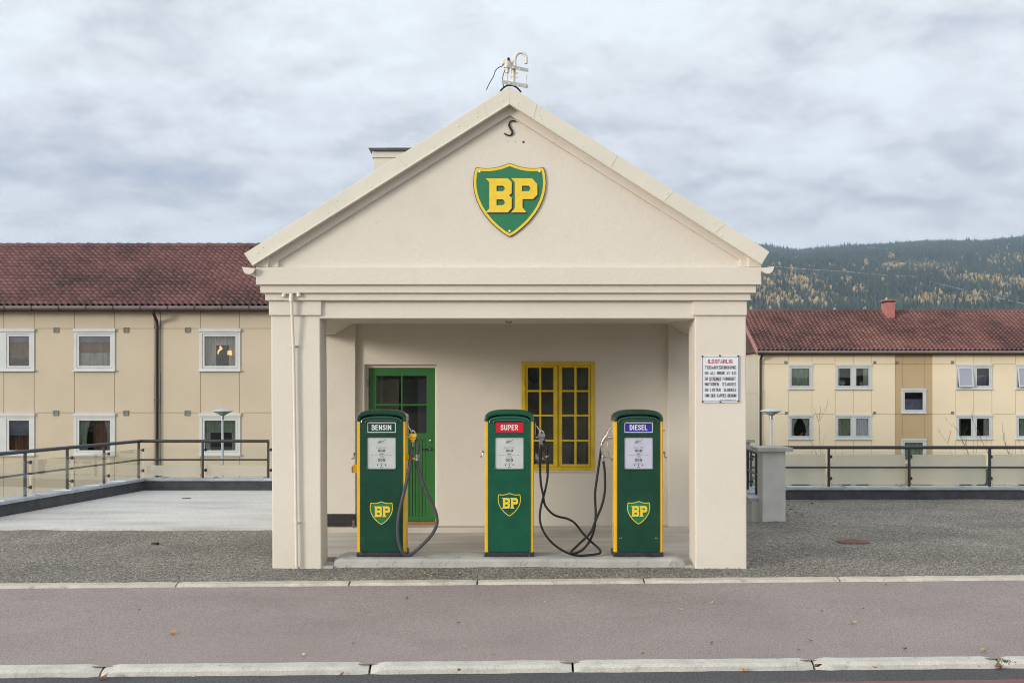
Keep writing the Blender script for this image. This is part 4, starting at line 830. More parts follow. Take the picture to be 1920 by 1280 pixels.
def railing(name, label, pts, zc, zt, posts, style, glass='clear', gtop=None, film=None, off=.06, ends=True):
    t = thing(name, (pts[0][0], pts[0][1], zc), label, 'railing')
    P = [Vector(p) for p in pts]
    MB().tube([(p.x, p.y, zt) for p in P], .030, 14).build('handrail', 'rail', t, smooth=True)
    zm = zc+(zt-zc)*.49
    MB().tube([(p.x, p.y, zm) for p in P], .017, 12).build('middle_rail', 'rail', t, smooth=True)
    d = (P[1]-P[0]).normalized(); n = Vector((-d.y, d.x)) if style != 'flip' else Vector((d.y, -d.x))
    for k in posts:
        if k == 0.02: continue        # the corner post belongs to the other run
        p = P[0]+d*k; po = MB().box(p.x-.020, p.x+.020, p.y-.022, p.y+.022, zc-.02, zt-.01).build('post', 'rail', t, bevel=.005)
        cl_ = MB()
        for z in (zc+(zt-zc)*.20, zc+(zt-zc)*.76):
            a = Vector((p.x, p.y, z)); b = a+Vector((n.x, n.y, 0))*off; a = a+Vector((d.x, d.y, 0))*.03*(1 if film else 0); b = b+Vector((d.x, d.y, 0))*.045*(1 if film else 0); cl_.tube([a, b], .010, 8); dd = Vector((n.x, n.y, 0))
            cl_.tube([b-dd*.012+Vector((d.x, d.y, 0))*.0, b+dd*.012], .030, 12)
        cl_.build('glass_clamp', 'rail', po, smooth=True)
    for k0, k1 in zip(posts[:-1], posts[1:]):
        a = P[0]+d*(k0+.035)+n*off; b = P[0]+d*(k1-.035)+n*off; gt = gtop
        seg_box(MB(), a, b, .008, zc+.035, gt).build('glass_panel', glass, t) if False else seg_box(MB(), a, b, .008, zc+.035, gt).build('glass_panel', M[glass], t)
        if film:
            L_ = (b-a).length; fl = rrect(.015, L_-.015, zc+.036, film, .05); vs = []; 
            th = [.0055, .0065]
            poly = [(a+d*u, w) for u, w in fl]; nn = len(poly); vs = []
            for o in th: vs += [((q+n*o).x, (q+n*o).y, w) for q, w in poly]
            MB().add(vs, [tuple(range(nn)), tuple(range(2*nn-1, nn-1, -1))]+[(i, (i+1) % nn, nn+(i+1) % nn, nn+i) for i in range(nn)]).build('mist_film', 'frost', t)
    return t
def A2(px, Y): return (WX(px, Y), Y)
# left side
cA = (-7.1, 21.5); dirL = Vector((-.1444, -1)).normalized()
far = (cA[0]+dirL.x*6.2, cA[1]+dirL.y*6.2)
zc = WZ(895, 21.5); zt = WZ(826.5, 21.5)
parapet('parapet_wall', 'dark upstand with zinc coping down the left side of the concrete terrace', [far, (cA[0], cA[1])], zc, .34, .95)
parapet('parapet_wall', 'dark upstand with zinc coping along the back of the concrete terrace', [(cA[0]-.1, cA[1]+.0), (-3.0, 21.5)], zc-.003, .34, .95)
def post_k(px):
    # distance from corner cA along dirL where the line crosses the view ray of px
    r = (px-CX)/K; s = (r*cA[1]-cA[0])/(dirL.x-r*dirL.y); return s
LR = (far[0], far[1]); tot = 6.2
ks = sorted([tot-post_k(q) for q in (47, 126, 195, 260)]+[tot-post_k(47)-1.24])
railing('glass_railing', 'grey steel and clear glass railing running down the left side of the terrace', [far, (cA[0], cA[1])], zc, zt, ks, 'flip', 'clear', zc+(zt-zc)*.80, None, .09)
xs_ = [WX(q, 21.5)-cA[0] for q in (262, 380, 503)]
railing('glass_railing', 'grey steel railing with misted glass along the back of the concrete terrace', [cA, (WX(504.5, 21.5), 21.5)], zc, zt, [.02]+xs_[1:], 'flip', 'clear', WZ(838, 21.5), WZ(872, 21.5), -.05)
# right side
YRR = 19.86; zc2 = WZ(911.5, YRR); zt2 = WZ(838.5, YRR)
parapet('parapet_wall', 'dark upstand with zinc coping behind the gravel yard on the right', [A2(1404, YRR), (15, YRR)], zc2, .34, 1.04)
x0 = WX(1404, YRR)
railing('glass_railing', 'long grey steel railing with misted glass behind the gravel yard', [A2(1404, YRR), (15, YRR)], zc2, zt2, [WX(q, YRR)-x0 for q in (1408, 1554, 1704.5, 1855.5, 2006, 2157)], 'flip', 'clear', WZ(847, YRR), WZ(852, YRR), -.05)
# short railing from the rear pier forward to the near pier
a, b = (WX(1398, 19.5)-.02, 19.45), (3.70, 16.62)
zs = WZ(853, 16.5)
parapet('parapet_wall', 'grey rendered low wall between the two grey piers right of the station', [(3.86, 19.4), (3.70, 16.62)], .30, .30, 1.3, 2.2, 'pier')
railing('glass_railing', 'short grey railing with clear glass between the two grey piers', [(3.93, 19.4), (3.74, 16.62)], .30, zs, [.55, 1.25, 2.2], 'flip', 'clear', zs-.12, None, -.07)
def pier(px0, px1, Yp, zt_, label, capw):
    t = thing('masonry_pier', (WX((px0+px1)/2, Yp), Yp, -.05), label, 'pier')
    x0, x1 = WX(px0, Yp), WX(px1, Yp); w = x1-x0
    MB().box(x0, x1, Yp, Yp+w, -.6, zt_).build('shaft', 'pier', t, bevel=.008)
    e = capw; c = MB(); n = len
    c.box(x0-e, x1+e, Yp-e, Yp+w+e, zt_, zt_+.052); c.add([(x0-e, Yp-e, zt_+.052), (x1+e, Yp-e, zt_+.052), (x1+e, Yp+w+e, zt_+.052), (x0-e, Yp+w+e, zt_+.052), ((x0+x1)/2, Yp+w/2, zt_+.085)], [(0, 1, 4), (1, 2, 4), (2, 3, 4), (3, 0, 4)])
    c.build('cap', 'pier_cap', t, bevel=.004)
pier(1429.5, 1473, 16.37, WZ(846, 16.3), 'grey rendered pier with a shallow pyramid cap standing in the gravel right of the station', .09)
pier(1369, 1406.5, 19.3, WZ(846, 16.3)+.0, 'far grey pier half hidden behind the right pillar', .07)
# ------------------------------------------------------------------ drain covers
def cover(px, py, wpx, m, name, label):
    Y = H*K/(py-CY); r = wpx/2*Y/K; c = (WX(px, Y), Y, .006); t = thing(name, c, label, 'drain cover')
    MB().lathe([(r, -.04), (r, .003), (r*.93, .006), (r*.9, .002), (r*.1, .002)], c, 28).build('frame', m, t, smooth=True)
    g = MB(); 
    for i in range(-3, 4):
        for j in range(-3, 4):
            if math.hypot(i, j) < 3.6: g.box(c[0]+i*r*.24-r*.07, c[0]+i*r*.24+r*.07, Y+j*r*.24-r*.07, Y+j*r*.24+r*.07, c[2]+.001, c[2]+.007)
    g.build('cover_pattern', m, t)
cover(1600, 1015, 58, 'rust', 'manhole_cover', 'round rusty manhole cover in the gravel right of the station')
cover(349.5, 934.5, 17, 'rust', 'floor_drain', 'small rusty drain on the pale concrete terrace')
cover(291, 1018.5, 15, 'rust_dark', 'floor_drain', 'small dark drain in the gravel left of the station')
# ------------------------------------------------------------------ lamp posts
def lamp(px, Y, ytop, ybot, lab):
    x = WX(px, Y); zt_ = WZ(ytop, Y); t = thing('street_lamp', (x, Y, LZ), lab, 'street lamp', 'mushroom street lamps below the terrace')
    u = Y/K
    MB().tube([(x, Y, LZ), (x, Y, zt_-22*u), ], [2.6*u, 2.2*u], 14).build('pole', 'lamp_grey', t, smooth=True)
    MB().tube([(x, Y, zt_-21*u), (x, Y, zt_-11*u)], [3.2*u, 2.9*u], 14).build('pole_sleeve', 'steel', t, smooth=True)
    MB().lathe([(21*u, -5.0*u), (20.5*u, -4.2*u), (14*u, -2*u), (6*u, -.6*u), (1*u, 0)], (x, Y, zt_), 32).build('lamp_head', 'lamp_grey', t, smooth=True)
    MB().lathe([(19.5*u, -5.2*u), (10*u, -9.5*u), (3.5*u, -13.5*u)], (x, Y, zt_), 28).build('lamp_lens', 'lamp_glass', t, smooth=True)
    fb = MB()
    for k in range(4): a = k*math.pi/2+.5; fb.tube([(x+18*u*math.cos(a), Y+18*u*math.sin(a), zt_-5.4*u), (x+3*u*math.cos(a), Y+3*u*math.sin(a), zt_-13*u)], .5*u, 6)
    fb.tube([(x, Y, zt_-13*u), (x, Y, zt_-3*u)], 1.2*u, 8); fb.build('lamp_stay', 'steel', t)
lamp(417.3, 28, 765.5, 0, 'grey mushroom street lamp in front of the left apartment block')
lamp(1446, 29, 765.5, 0, 'grey mushroom street lamp above the grey pier on the right')
# ------------------------------------------------------------------ apartment blocks
def tiled_roof(name, x0, x1, y0, z0, y1, z1, pw, rows, m, parent, seed):
    """S-tiles as real geometry: wave across, stepped courses up the slope"""
    rng = np.random.RandomState(seed); cols = int((x1-x0)/pw); ns = 8; vs = []; fs = []; tint = []
    dy, dz = y1-y0, z1-z0; L_ = math.hypot(dy, dz); ny, nz = -dz/L_, dy/L_
    for r in range(rows):
        for e, lift in ((0, .055), (1, .0)):
            t = (r+e*1.02)/rows
            for c in range(cols*ns+1):
                x = x0+pw*c/ns; ph = 2*math.pi*c/ns; h = .040*math.sin(ph)+.012*math.sin(2*ph+.6)+lift; jt = 0
                vs.append((x, y0+dy*t+ny*h, z0+dz*t+nz*h+.004*math.sin(c*.7+r)))
    W_ = cols*ns+1
    for r in range(rows):
        b = r*2*W_; tc = rng.rand(cols)
        for c in range(cols*ns):
            fs.append((b+c, b+c+1, b+W_+c+1, b+W_+c)); tint.append(tc[c//ns])
        # riser of the course
        for c in range(cols*ns):
            n = len(vs)
        base = b
    # front lips: thin faces under each course edge
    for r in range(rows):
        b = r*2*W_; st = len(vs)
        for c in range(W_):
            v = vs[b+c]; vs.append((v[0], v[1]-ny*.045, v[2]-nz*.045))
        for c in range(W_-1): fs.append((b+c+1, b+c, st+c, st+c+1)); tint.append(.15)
    me = bpy.data.meshes.new(name); o = WL[parent.name]; me.from_pydata([(a-o.x, b_-o.y, c_-o.z) for a, b_, c_ in vs], [], fs)
    at = me.attributes.new('tint', 'FLOAT', 'FACE'); at.data.foreach_set('value', np.array(tint, dtype=np.float32))
    me.polygons.foreach_set('use_smooth', [True]*len(fs)); me.set_sharp_from_angle(angle=R(50)); me.materials.append(m)
    ob = bpy.data.objects.new(name, me); C.objects.link(ob); ob.parent = parent; WL[ob.name] = o.copy(); return ob
def ridge(x0, x1, y, z, r, ln, m, roof):
    mb = MB(); x = x0; k = 0
    while x < x1:
        e = min(x+ln+.03, x1); mb.tube([(x, y, z+.004*(k % 3)), (e, y, z-.012)], [r*1.0, r*.86], 10); x += ln; k += 1
    ob = mb.build('ridge_tile', m, roof, smooth=True); at = ob.data.attributes.new('tint', 'FLOAT', 'FACE'); return ob
def window(parent, x0, x1, z0, z1, Y, sashes, u, look, wallt=.25):
    """casing, sashes, glass and what hangs behind; u = metres per picture pixel at the wall"""
    t = MB().prism(rect(x0, x1, z0, z1), Y-.035, Y+.02, holes=[rect(a, b, c, d) for a, b, c, d, *_ in sashes]).build('window', 'white_frame', parent, bevel=.004)
    MB().box(x0-.02, x1+.02, Y-.07, Y-.036, z1-.09, z1+.012).build('head_trim', 'white_frame', t, bevel=.006)
    MB().box(x0-.02, x1+.02, Y-.09, Y-.036, z0-.012, z0+.045).build('sill', 'white_frame', t, bevel=.008)
    for i, (a, b, c, d, *_) in enumerate(sashes):
        lk = look[i] if isinstance(look, (list, tuple)) else look
        f = .075; gx0, gx1, gz0, gz1 = a+f, b-f, c+f, d-f
        if lk == 'open':     # tilted out at the foot
            s = MB().prism(rect(a, b, 0, d-c), -.03, .02, holes=[rect(gx0, gx1, f, d-c-f)]); q = MB(); ang = R(9)
            P_ = [(x, Y-.03+(y)*math.cos(ang)-(d-c-z)*math.sin(ang), d-(d-c-z)*math.cos(ang)+y*math.sin(ang)) for x, y, z in s.v]
            q.v = P_; q.f = s.f; sa = q.build('sash', 'white_frame', t, bevel=.004)
            g_ = MB().box(gx0-.01, gx1+.01, -.004, .004, f-.01, d-c-f+.01); q = MB(); q.v = [(x, Y-.03+y*math.cos(ang)-(d-c-z)*math.sin(ang), d-(d-c-z)*math.cos(ang)+y*math.sin(ang)) for x, y, z in g_.v]; q.f = g_.f; q.build('pane', M['skyglass'], sa)
        else:
            sa = MB().prism(rect(a+.006, b-.006, c+.006, d-.006), Y-.022, Y+.035, holes=[rect(gx0, gx1, gz0, gz1)]).build('sash', 'white_frame', t, bevel=.005)
            MB().box(gx0-.012, gx1+.012, Y+.006, Y+.014, gz0-.012, gz1+.012).build('pane', 'pane', sa)
        def drape(m_, xa, xb, za, zb, dy=.10, waves=9, swag=0):
            n = max(10, int((xb-xa)/.025)); vs = []; fs = []
            for j in range(7):
                for k in range(n+1):
                    tt = k/n; z = zb+(za-zb)*j/6; xx = xa+(xb-xa)*tt
                    if swag: xx = xa+(xb-xa)*tt*(1-swag*math.sin(math.pi*j/8)) if swag > 0 else xb-(xb-xa)*(1-tt)*(1+swag*math.sin(math.pi*j/8))
                    vs.append((xx, Y+dy+.018*math.sin(tt*waves*6.28+j*.25), z))
            for j in range(6):
                for k in range(n): q_ = j*(n+1)+k; fs.append((q_, q_+1, q_+n+2, q_+n+1))
            MB().add(vs, fs).build('curtain', m_, t, smooth=True)
        if lk == 'net': drape('curtain', a, b, c, c+(d-c)*.45, .12, 7); drape('curtain_brown', a, b, c+(d-c)*.3, d, .2, 5); drape('blue_blind', a, b, d-(d-c)*.24, d, .08, 1)
        elif lk == 'net2': drape('blue_blind', a, b, d-(d-c)*.24, d, .08, 1); drape('curtain_brown', a, b, c+(d-c)*.30, d-(d-c)*.15, .14, 3)
        elif lk == 'lamp':
            drape('curtain', a, a+(b-a)*.34, c, d, .2, 4); drape('curtain', b-(b-a)*.3, b, c, d, .25, 3); drape('curtain', a+(b-a)*.3, b-(b-a)*.26, d-(d-c)*.32, d, .22, 4)
            w = b-a; h = d-c
            MB().prism([(b-w*.33, c+h*.40), (b-w*.20, c+h*.38), (b-w*.22, c+h*.52), (b-w*.32, c+h*.52)], Y+.15, Y+.2).build('lamp_glow', 'warm_lamp', t)
            MB().tube([(a+w*.46, Y+.15, c+h*.64), (a+w*.50, Y+.15, c+h*.58), (a+w*.42, Y+.15, c+h*.5), (a+w*.41, Y+.15, c+h*.42)], [.04, .05, .03, .02], 8).build('lamp_glow', 'warm_lamp', t)
        elif lk == 'blind': drape('curtain_green', a, b, d-(d-c)*.42, d, .10, 12); drape('curtain', a, a+(b-a)*.2, c, d, .14, 2); drape('curtain', b-(b-a)*.2, b, c, d, .14, 2)
        elif lk == 'green': drape('curtain_green', a, b, c, d, .10, 8)
        elif lk == 'sides': drape('curtain_green', a, a+(b-a)*.36, c, d, .12, 3, .35); drape('curtain', b-(b-a)*.28, b, c, d, .12, 3, -.35); drape('curtain_brown', a+(b-a)*.3, b-(b-a)*.2, c, d, .5, 5)
        elif lk == 'half': drape('blue_blind', a, b, c+(d-c)*.5, d, .08, 1); drape('curtain_brown', a, b, c, c+(d-c)*.52, .2, 9)
        elif lk == 'white': drape('curtain_white', a, b, c, d, .08, 8)
        elif lk == 'swags': drape('curtain', a, a+(b-a)*.45, c, d, .12, 4, .55); drape('curtain', b-(b-a)*.45, b, c, d, .12, 4, -.55)
        elif lk == 'left': drape('curtain_green', a, a+(b-a)*.25, c, d, .10, 3)
        elif lk == 'right': drape('curtain', b-(b-a)*.4, b, c, d, .10, 3)
        elif lk == 'blue': drape('blue_blind', a, b, c, c+(d-c)*.6, .2, 3)
    return t
M['skyglass'] = mat('sky_tinted_pane', (.30, .31, .38), .08, spec=1.0, coat=1.0)  # sky reflection put into the opaque base colour of the tilted panes
def plants(parent, x, z, Y, w, n, seed, m='curtain_green'):
    random.seed(seed); mb = MB()
    for i in range(n):
        a = random.uniform(-.9, .9); l = w*random.uniform(.5, 1.1); mb.tube([(x, Y, z), (x+l*math.sin(a)*.5, Y, z+l*.6), (x+l*math.sin(a), Y-.01, z+l*math.cos(a))], [.01, .03, .008], 5)
    mb.build('house_plant', m, parent)
# ---- left block
YA = 37.0; ua = YA/K
BA = thing('apartment_block', (WX(0, YA), YA, LZ), 'beige panel apartment block with a brick-red tiled roof, left of the station', 'building')
axL, axR = WX(-460, YA), WX(700, YA); zEa = WZ(574, YA)
wins = []
for (z1p, z0p, looks) in ((617, 696, ('net2', 'net', 'lamp')), (775, 854, ('half', 'sides', 'blind')), (933, 1012, ('green', 'green', 'green'))):
    for k, (wx_a, wx_b, sas) in enumerate(((-82, 65, ((-72, -32), (13, 59))), (139, 216, ((144.5, 211),)), (374, 451, ((379.5, 446),)), (-330, -253, ((-324, -259),)))):
        lk = looks[k] if k < 3 else 'green'; wins.append((wx_a, wx_b, sas, z1p, z0p, lk))
holes = [rect(WX(a+5, YA), WX(b-5, YA), WZ(z0-5, YA), WZ(z1+5, YA)) for a, b, s, z1, z0, l in wins]
MB().prism(rect(axL, axR, LZ-.3, zEa), YA, YA+.25, holes=holes).build('wall', 'wallA', BA)
MB().box(axL, axR, YA+.26, YA+8.5, LZ-.3, LZ+.0).build('floor_slab', 'wallA', BA)
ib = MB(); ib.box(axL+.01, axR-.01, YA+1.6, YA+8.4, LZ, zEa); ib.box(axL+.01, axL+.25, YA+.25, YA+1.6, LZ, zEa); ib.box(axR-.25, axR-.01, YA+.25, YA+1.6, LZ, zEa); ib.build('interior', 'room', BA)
for a, b, s, z1, z0, l in wins:
    window(BA, WX(a, YA), WX(b, YA), WZ(z0, YA), WZ(z1, YA), YA, [(WX(p, YA), WX(q, YA), WZ(z0-6, YA), WZ(z1+9, YA)) for p, q in s], ua, l)
jt = MB()
for px in (-253, -330, -160, 7, 64, 139.5, 214.8, 289, 301.3, 376, 448.7, 530):
    for ya, yb in ((583, 616), (697, 774), (855, 932)): jt.box(WX(px, YA)-.009, WX(px, YA)+.009, YA-.003, YA+.01, WZ(yb, YA), WZ(ya, YA))
for px in (289, 301.3): jt.box(WX(px, YA)-.009, WX(px, YA)+.009, YA-.003, YA+.01, WZ(932, YA), WZ(583, YA))
for py in (615.7, 773.3, 931):
    for a, b in ((-460, -332), (-251, -84), (66, 138), (217, 373), (452, 700)): jt.box(WX(a, YA), WX(b, YA), YA-.004, YA+.01, WZ(py, YA)-.009, WZ(py, YA)+.009)
jt.build('panel_joint', 'jointA', BA)
def vent(parent, px, py, Y, s):
    x, z = WX(px, Y), WZ(py, Y); v_ = MB().prism(rect(x-s, x+s, z-s, z+s), Y-.03, Y+.01, holes=[rect(x-s*.72, x+s*.72, z-s*.72, z+s*.72)]).build('wall_vent', 'vent', parent, bevel=.003)
    l_ = MB(); [l_.box(x-s*.75, x+s*.75, Y-.022, Y+.01, z+s*k-.1*s, z+s*k+.12*s) for k in (-.5, -.15, .2, .5)]; l_.build('vent_louvre', 'vent', v_)
for px in (105.5, 236.7, 351.8): vent(BA, px, 618.5, YA, .088); vent(BA, px-.6, 774, YA, .088)
MB().box(axL, axR, YA-.35, YA+.1, WZ(582.5, YA-.35)+.01, WZ(579, YA-.35)).build('soffit', 'red_trim', BA)
MB().box(axL, axR, YA-.40, YA-.36, WZ(579.5, YA-.4), WZ(573, YA-.4)).build('fascia', 'brown_metal', BA)
gt = MB(); gt.tube([(axL, YA-.47, WZ(576.5, YA-.47)), (axR, YA-.47, WZ(577.5, YA-.47))], .075, 12); gt.build('gutter', mat('grey_brown_gutter', (.14, .115, .115), .45, .15, 2), BA, smooth=True)
gb = MB()
for px in range(-400, 560, 51): gb.box(WX(px, YA-.5)-.012, WX(px, YA-.5)+.012, YA-.555, YA-.4, WZ(582, YA-.5), WZ(573.5, YA-.5))
gb.build('gutter_bracket', 'brown_pipe', BA)
dp = MB().tube([W(287.5, 581, YA-.46), W(288, 588, YA-.44), W(290.5, 594, YA-.3), W(294, 602, YA-.11), W(294.2, 612, YA-.08), W(294.2, 1000, YA-.08)], .052, 12).build('downpipe', 'brown_pipe', BA, smooth=True)
cb_ = MB()
for py in (614, 750, 886): cb_.lathe([(.066, -.02), (.066, .02)], W(294.2, py, YA-.08), 12); cb_.box(WX(290, YA), WX(298.4, YA), YA-.05, YA, WZ(py, YA)-.015, WZ(py, YA)+.015)
cb_.build('pipe_clamp', 'brown_metal', dp)
ry0, rz0, ry1, rz1 = YA-.45, WZ(571.5, YA-.45), 41.4, WZ(460, 41.4)
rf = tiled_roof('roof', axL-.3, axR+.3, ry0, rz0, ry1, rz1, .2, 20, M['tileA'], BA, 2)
MB().prism([(ry0, rz0-.10), (ry1, rz1-.10), (2*ry1-ry0, rz0-.10)], axL-.25, axR+.25, 'x').build('roof_body', 'tileA', BA)
ridge(axL-.3, axR+.3, ry1, rz1-.01, .11, .37, 'tileA', rf)
# ---- right block
YC = 62.6; ub = YC/K
BB = thing('apartment_block', (WX(1500, YC), YC, LZ-3), 'pale yellow apartment block with red chimney and dark red tiled roof right of the station', 'building')
bxL, bxR = WX(1424, YC), WX(2300, YC); zEb = WZ(659, YC); zB0 = LZ-3
wb = []
ud = ((1573.5, 1598.5), (1603.5, 1628.5)); 
for z1p, z0p, lk in ((683.5, 730, ('green', ('left', 'right'), ('open', 'blue'), ('open', 'right'), ('green', 'green'), ('left', 'right'))), (777.5, 824, ('swags', ('green', 'white'), ('left', 'right'), ('green', 'blue'), ('green', 'green'), ('green', 'right'))), (871.5, 918, ('green', ('green', 'green'), ('green', 'green'), ('green', 'green'), ('green', 'green'), ('green', 'green')))):
    for k, (a, b) in enumerate(((1478, 1523.7), (1565.7, 1634.3), (1791.8, 1860.4), (1904, 1972.7), (2050, 2118), (2160, 2228))):
        s = ((a+3.5, b-3.5),) if k == 0 else ((a+3.5, a+31.5), (b-31.5, b-3.5)); wb.append((a, b, s, z1p, z0p, lk[k]))
wt = [(1690, 1737, ((1694, 1733),), 728.5, 775, 'blue'), (1690, 1737, ((1694, 1733),), 822.5, 869, 'green')]
def hol_(l): return [rect(WX(a+3, YC), WX(b-3, YC), WZ(z0-3, YC), WZ(z1+3, YC)) for a, b, s, z1, z0, q in l]
tx0, tx1 = WX(1678, YC), WX(1748.7, YC)
MB().prism(rect(bxL, tx0, zB0, zEb), YC, YC+.25, holes=hol_([w for w in wb if w[0] < 1678])).build('wall', 'wallB', BB)
MB().prism(rect(tx1, bxR, zB0, zEb), YC, YC+.25, holes=hol_([w for w in wb if w[0] > 1700])).build('wall', 'wallB', BB)
MB().prism(rect(tx0, tx1, zB0, zEb), YC+.03, YC+.25, holes=hol_(wt)).build('stairwell_wall', 'wallB_tan', BB)
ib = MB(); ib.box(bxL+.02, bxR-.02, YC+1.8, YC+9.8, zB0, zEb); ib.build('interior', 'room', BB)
for w in wb+wt:
    a, b, s, z1, z0, l = w; Yq = YC+(.03 if w in wt else 0)
    window(BB, WX(a, YC), WX(b, YC), WZ(z0, YC), WZ(z1, YC), Yq, [(WX(p_, YC), WX(q_, YC), WZ(z0-4.5, YC), WZ(z1+4.5, YC)) for p_, q_ in s], ub, l)
plants(BB, WX(1580, YC), WZ(724, YC), YC+.06, .4, 16, 1); plants(BB, WX(1617, YC), WZ(724, YC), YC+.06, .3, 12, 5); plants(BB, WX(1502, YC), WZ(818, YC), YC+.06, .25, 10, 2, 'pink')
jt = MB()
for px in (1430, 1434, 1478.6, 1522.5, 1566, 1600, 1633.6, 1792, 1825.6, 1859.7, 1904, 1938, 1972):
    for ya, yb in ((664, 682.5), (731, 776.5), (825, 870.5)): jt.box(WX(px, YC)-.010, WX(px, YC)+.010, YC-.004, YC+.02, WZ(yb, YC), WZ(ya, YC))
for py in (682.3, 775.8, 870):
    for a, b in ((1424, 1477), (1525, 1565), (1635, 1678), (1748.7, 1791), (1861, 1903.5), (1974, 2300)): jt.box(WX(a, YC), WX(b, YC), YC-.005, YC+.02, WZ(py, YC)-.012, WZ(py, YC)+.012)
jt.build('panel_joint', 'jointB', BB)
jt = MB()
for px in (1692, 1734.3):
    for ya, yb in ((664, 728), (776, 822)): jt.box(WX(px, YC)-.010, WX(px, YC)+.010, YC+.025, YC+.05, WZ(yb, YC), WZ(ya, YC))
jt.box(tx0, tx1, YC+.024, YC+.05, WZ(682.3, YC)-.012, WZ(682.3, YC)+.012); jt.box(tx0, WX(1689, YC), YC+.024, YC+.05, WZ(775.8, YC)-.012, WZ(775.8, YC)+.012); jt.box(WX(1738, YC), tx1, YC+.024, YC+.05, WZ(775.8, YC)-.012, WZ(775.8, YC)+.012); jt.build('panel_joint', 'jointA', BB)
for px, py in ((1473.2, 679.3), (1640, 679.3), (1681.3, 679.3), (1785.5, 679), (1474.4, 774), (1639.4, 774), (1785.5, 773.5)): vent(BB, px, py, YC, .078)
by0, bz0, by1, bz1 = YC-.45, WZ(656, YC-.45), 67.3, WZ(583, 67.3)
rx0 = WX(1420.5, YC-.45)
# gable end: boarded wall below, red boarding in the triangle
MB().prism([(YC+.251, zB0), (2*by1-YC-.25, zB0), (2*by1-YC-.25, zEb-.1), (YC+.251, zEb-.1)], bxL, bxL+.2, 'x').build('end_wall', 'wallB_end', BB)
MB().prism([(YC, zEb-.098), (2*by1-YC, zEb-.098), (by1, bz1-.25)], bxL-.02, bxL+.2, 'x').build('end_gable', 'pink', BB)
ej = MB(); ej.box(bxL-.006, bxL+.01, YC+.3, 2*by1-YC-.3, WZ(737.5, YC)-.012, WZ(737.5, YC)+.012)
for k in range(30): ej.box(bxL-.004, bxL+.01, YC+.5+k*.3, YC+.51+k*.3, zB0, zEb-.1)
ej.build('board_joint', 'jointB', BB)
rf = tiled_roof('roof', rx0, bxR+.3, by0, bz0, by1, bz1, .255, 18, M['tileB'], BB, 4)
MB().prism([(by0, bz0-.10), (by1, bz1-.10), (2*by1-by0, bz0-.10)], rx0+.02, bxR+.25, 'x').build('roof_body', 'tileB', BB)
ridge(rx0, bxR, by1, bz1-.01, .12, .42, 'tileB', rf)
vg = MB().prism([(by0, bz0+.03), (by1, bz1+.05), (by1, bz1-.24), (by0, bz0-.26)], rx0-.05, rx0+.0, 'x').build('verge_board', 'pink', BB)
MB().box(rx0, bxR, YC-.38, YC+.1, WZ(664.5, YC-.38), WZ(661.5, YC-.38)).build('soffit', 'red_trim', BB)
MB().box(rx0, bxR, YC-.42, YC-.385, WZ(662, YC-.4), WZ(657, YC-.4)).build('fascia', 'brown_metal', BB)
MB().tube([(rx0, YC-.50, WZ(659.5, YC-.5)), (bxR, YC-.50, WZ(660, YC-.5))], .08, 10).build('gutter', mat('pale_brown_gutter', (.19, .16, .15), .4, .1, 2), BB, smooth=True)
MB().tube([W(1429, 664, YC-.5), W(1428, 669, YC-.3), W(1426, 674, YC-.09), W(1426, 900, YC-.09)], .065, 10).build('downpipe', 'brown_pipe', BB, smooth=True)
Yc = 66.2; cx0, cx1 = WX(1663, Yc), WX(1678, Yc)
chb = MB().box(cx0, cx1, Yc, Yc+1.05, 5.6, WZ(566.5, Yc)).build('chimney', 'chim_red', BB)
MB().box(cx0+.02, cx1-.02, Yc+.02, Yc+1.0, WZ(566.5, Yc), WZ(564, Yc)).build('flue_gap', 'black', chb)
MB().box(cx0-.12, cx1+.09, Yc-.1, Yc+1.15, WZ(564, Yc), WZ(562, Yc)).build('cap', 'chim_red', chb)
MB().lathe([(.14, 0), (.10, .06), (.05, .10), (.07, .16), (.01, .20)], ((cx0+cx1)/2-.1, Yc+.5, WZ(562, Yc)), 12).build('cowl', mat('pale_cowl', (.5, .36, .32), .6), chb, smooth=True)
MB().box(cx0-.2, cx1+.25, Yc-.12, Yc+.0, 5.95, 6.02).build('flashing', 'steel', chb)
# ------------------------------------------------------------------ bare saplings below the right railing
def sapling(px, Y, top, spread, seed, lab, n=7):
    rnd = random.Random(seed); t = thing('bare_sapling', (WX(px, Y), Y, LZ), lab, 'sapling', 'bare saplings below the terrace')
    x0 = WX(px, Y); zt_ = WZ(top, Y); tr = MB(); tw = MB()
    def grow(p, d, L_, r, lv):
        pts = [p]; 
        for k in range(4): d = (d+Vector((rnd.uniform(-.12, .12), rnd.uniform(-.12, .12), .05))).normalized(); pts.append(pts[-1]+d*L_/4)
        (tr if lv == 0 else tw).tube(pts, [r, r*.85, r*.7, r*.5, r*.3], 5)
        if lv < 3:
            for k in range(rnd.randint(3, 5) if lv < 2 else 2):
                i = rnd.randint(1, 4); e = (d+Vector((rnd.uniform(-.7, .7), rnd.uniform(-.7, .7), rnd.uniform(.2, .6)))).normalized(); grow(pts[i], e, L_*rnd.uniform(.2, .40), r*.6, lv+1)
    for k in range(n):
        a = rnd.uniform(-1, 1); d = Vector((a*spread, rnd.uniform(-.3, .3), 1)).normalized(); grow(Vector((x0+rnd.uniform(-.2, .2), Y, LZ)), d, (zt_-LZ)*rnd.uniform(.52, .86), .010, 0)
    o = tr.build('stem', 'bark', t); tw.build('twig', 'bark', t)
sapling(1596, 25, 775, .30, 3, 'bare multi-stemmed sapling in front of the double window with a white blind')
sapling(1874, 25, 757, .18, 8, 'tallest bare sapling, by the right edge of the view', 6)
sapling(1915, 24, 800, .22, 12, 'low bare sapling at the right edge of the view', 6)
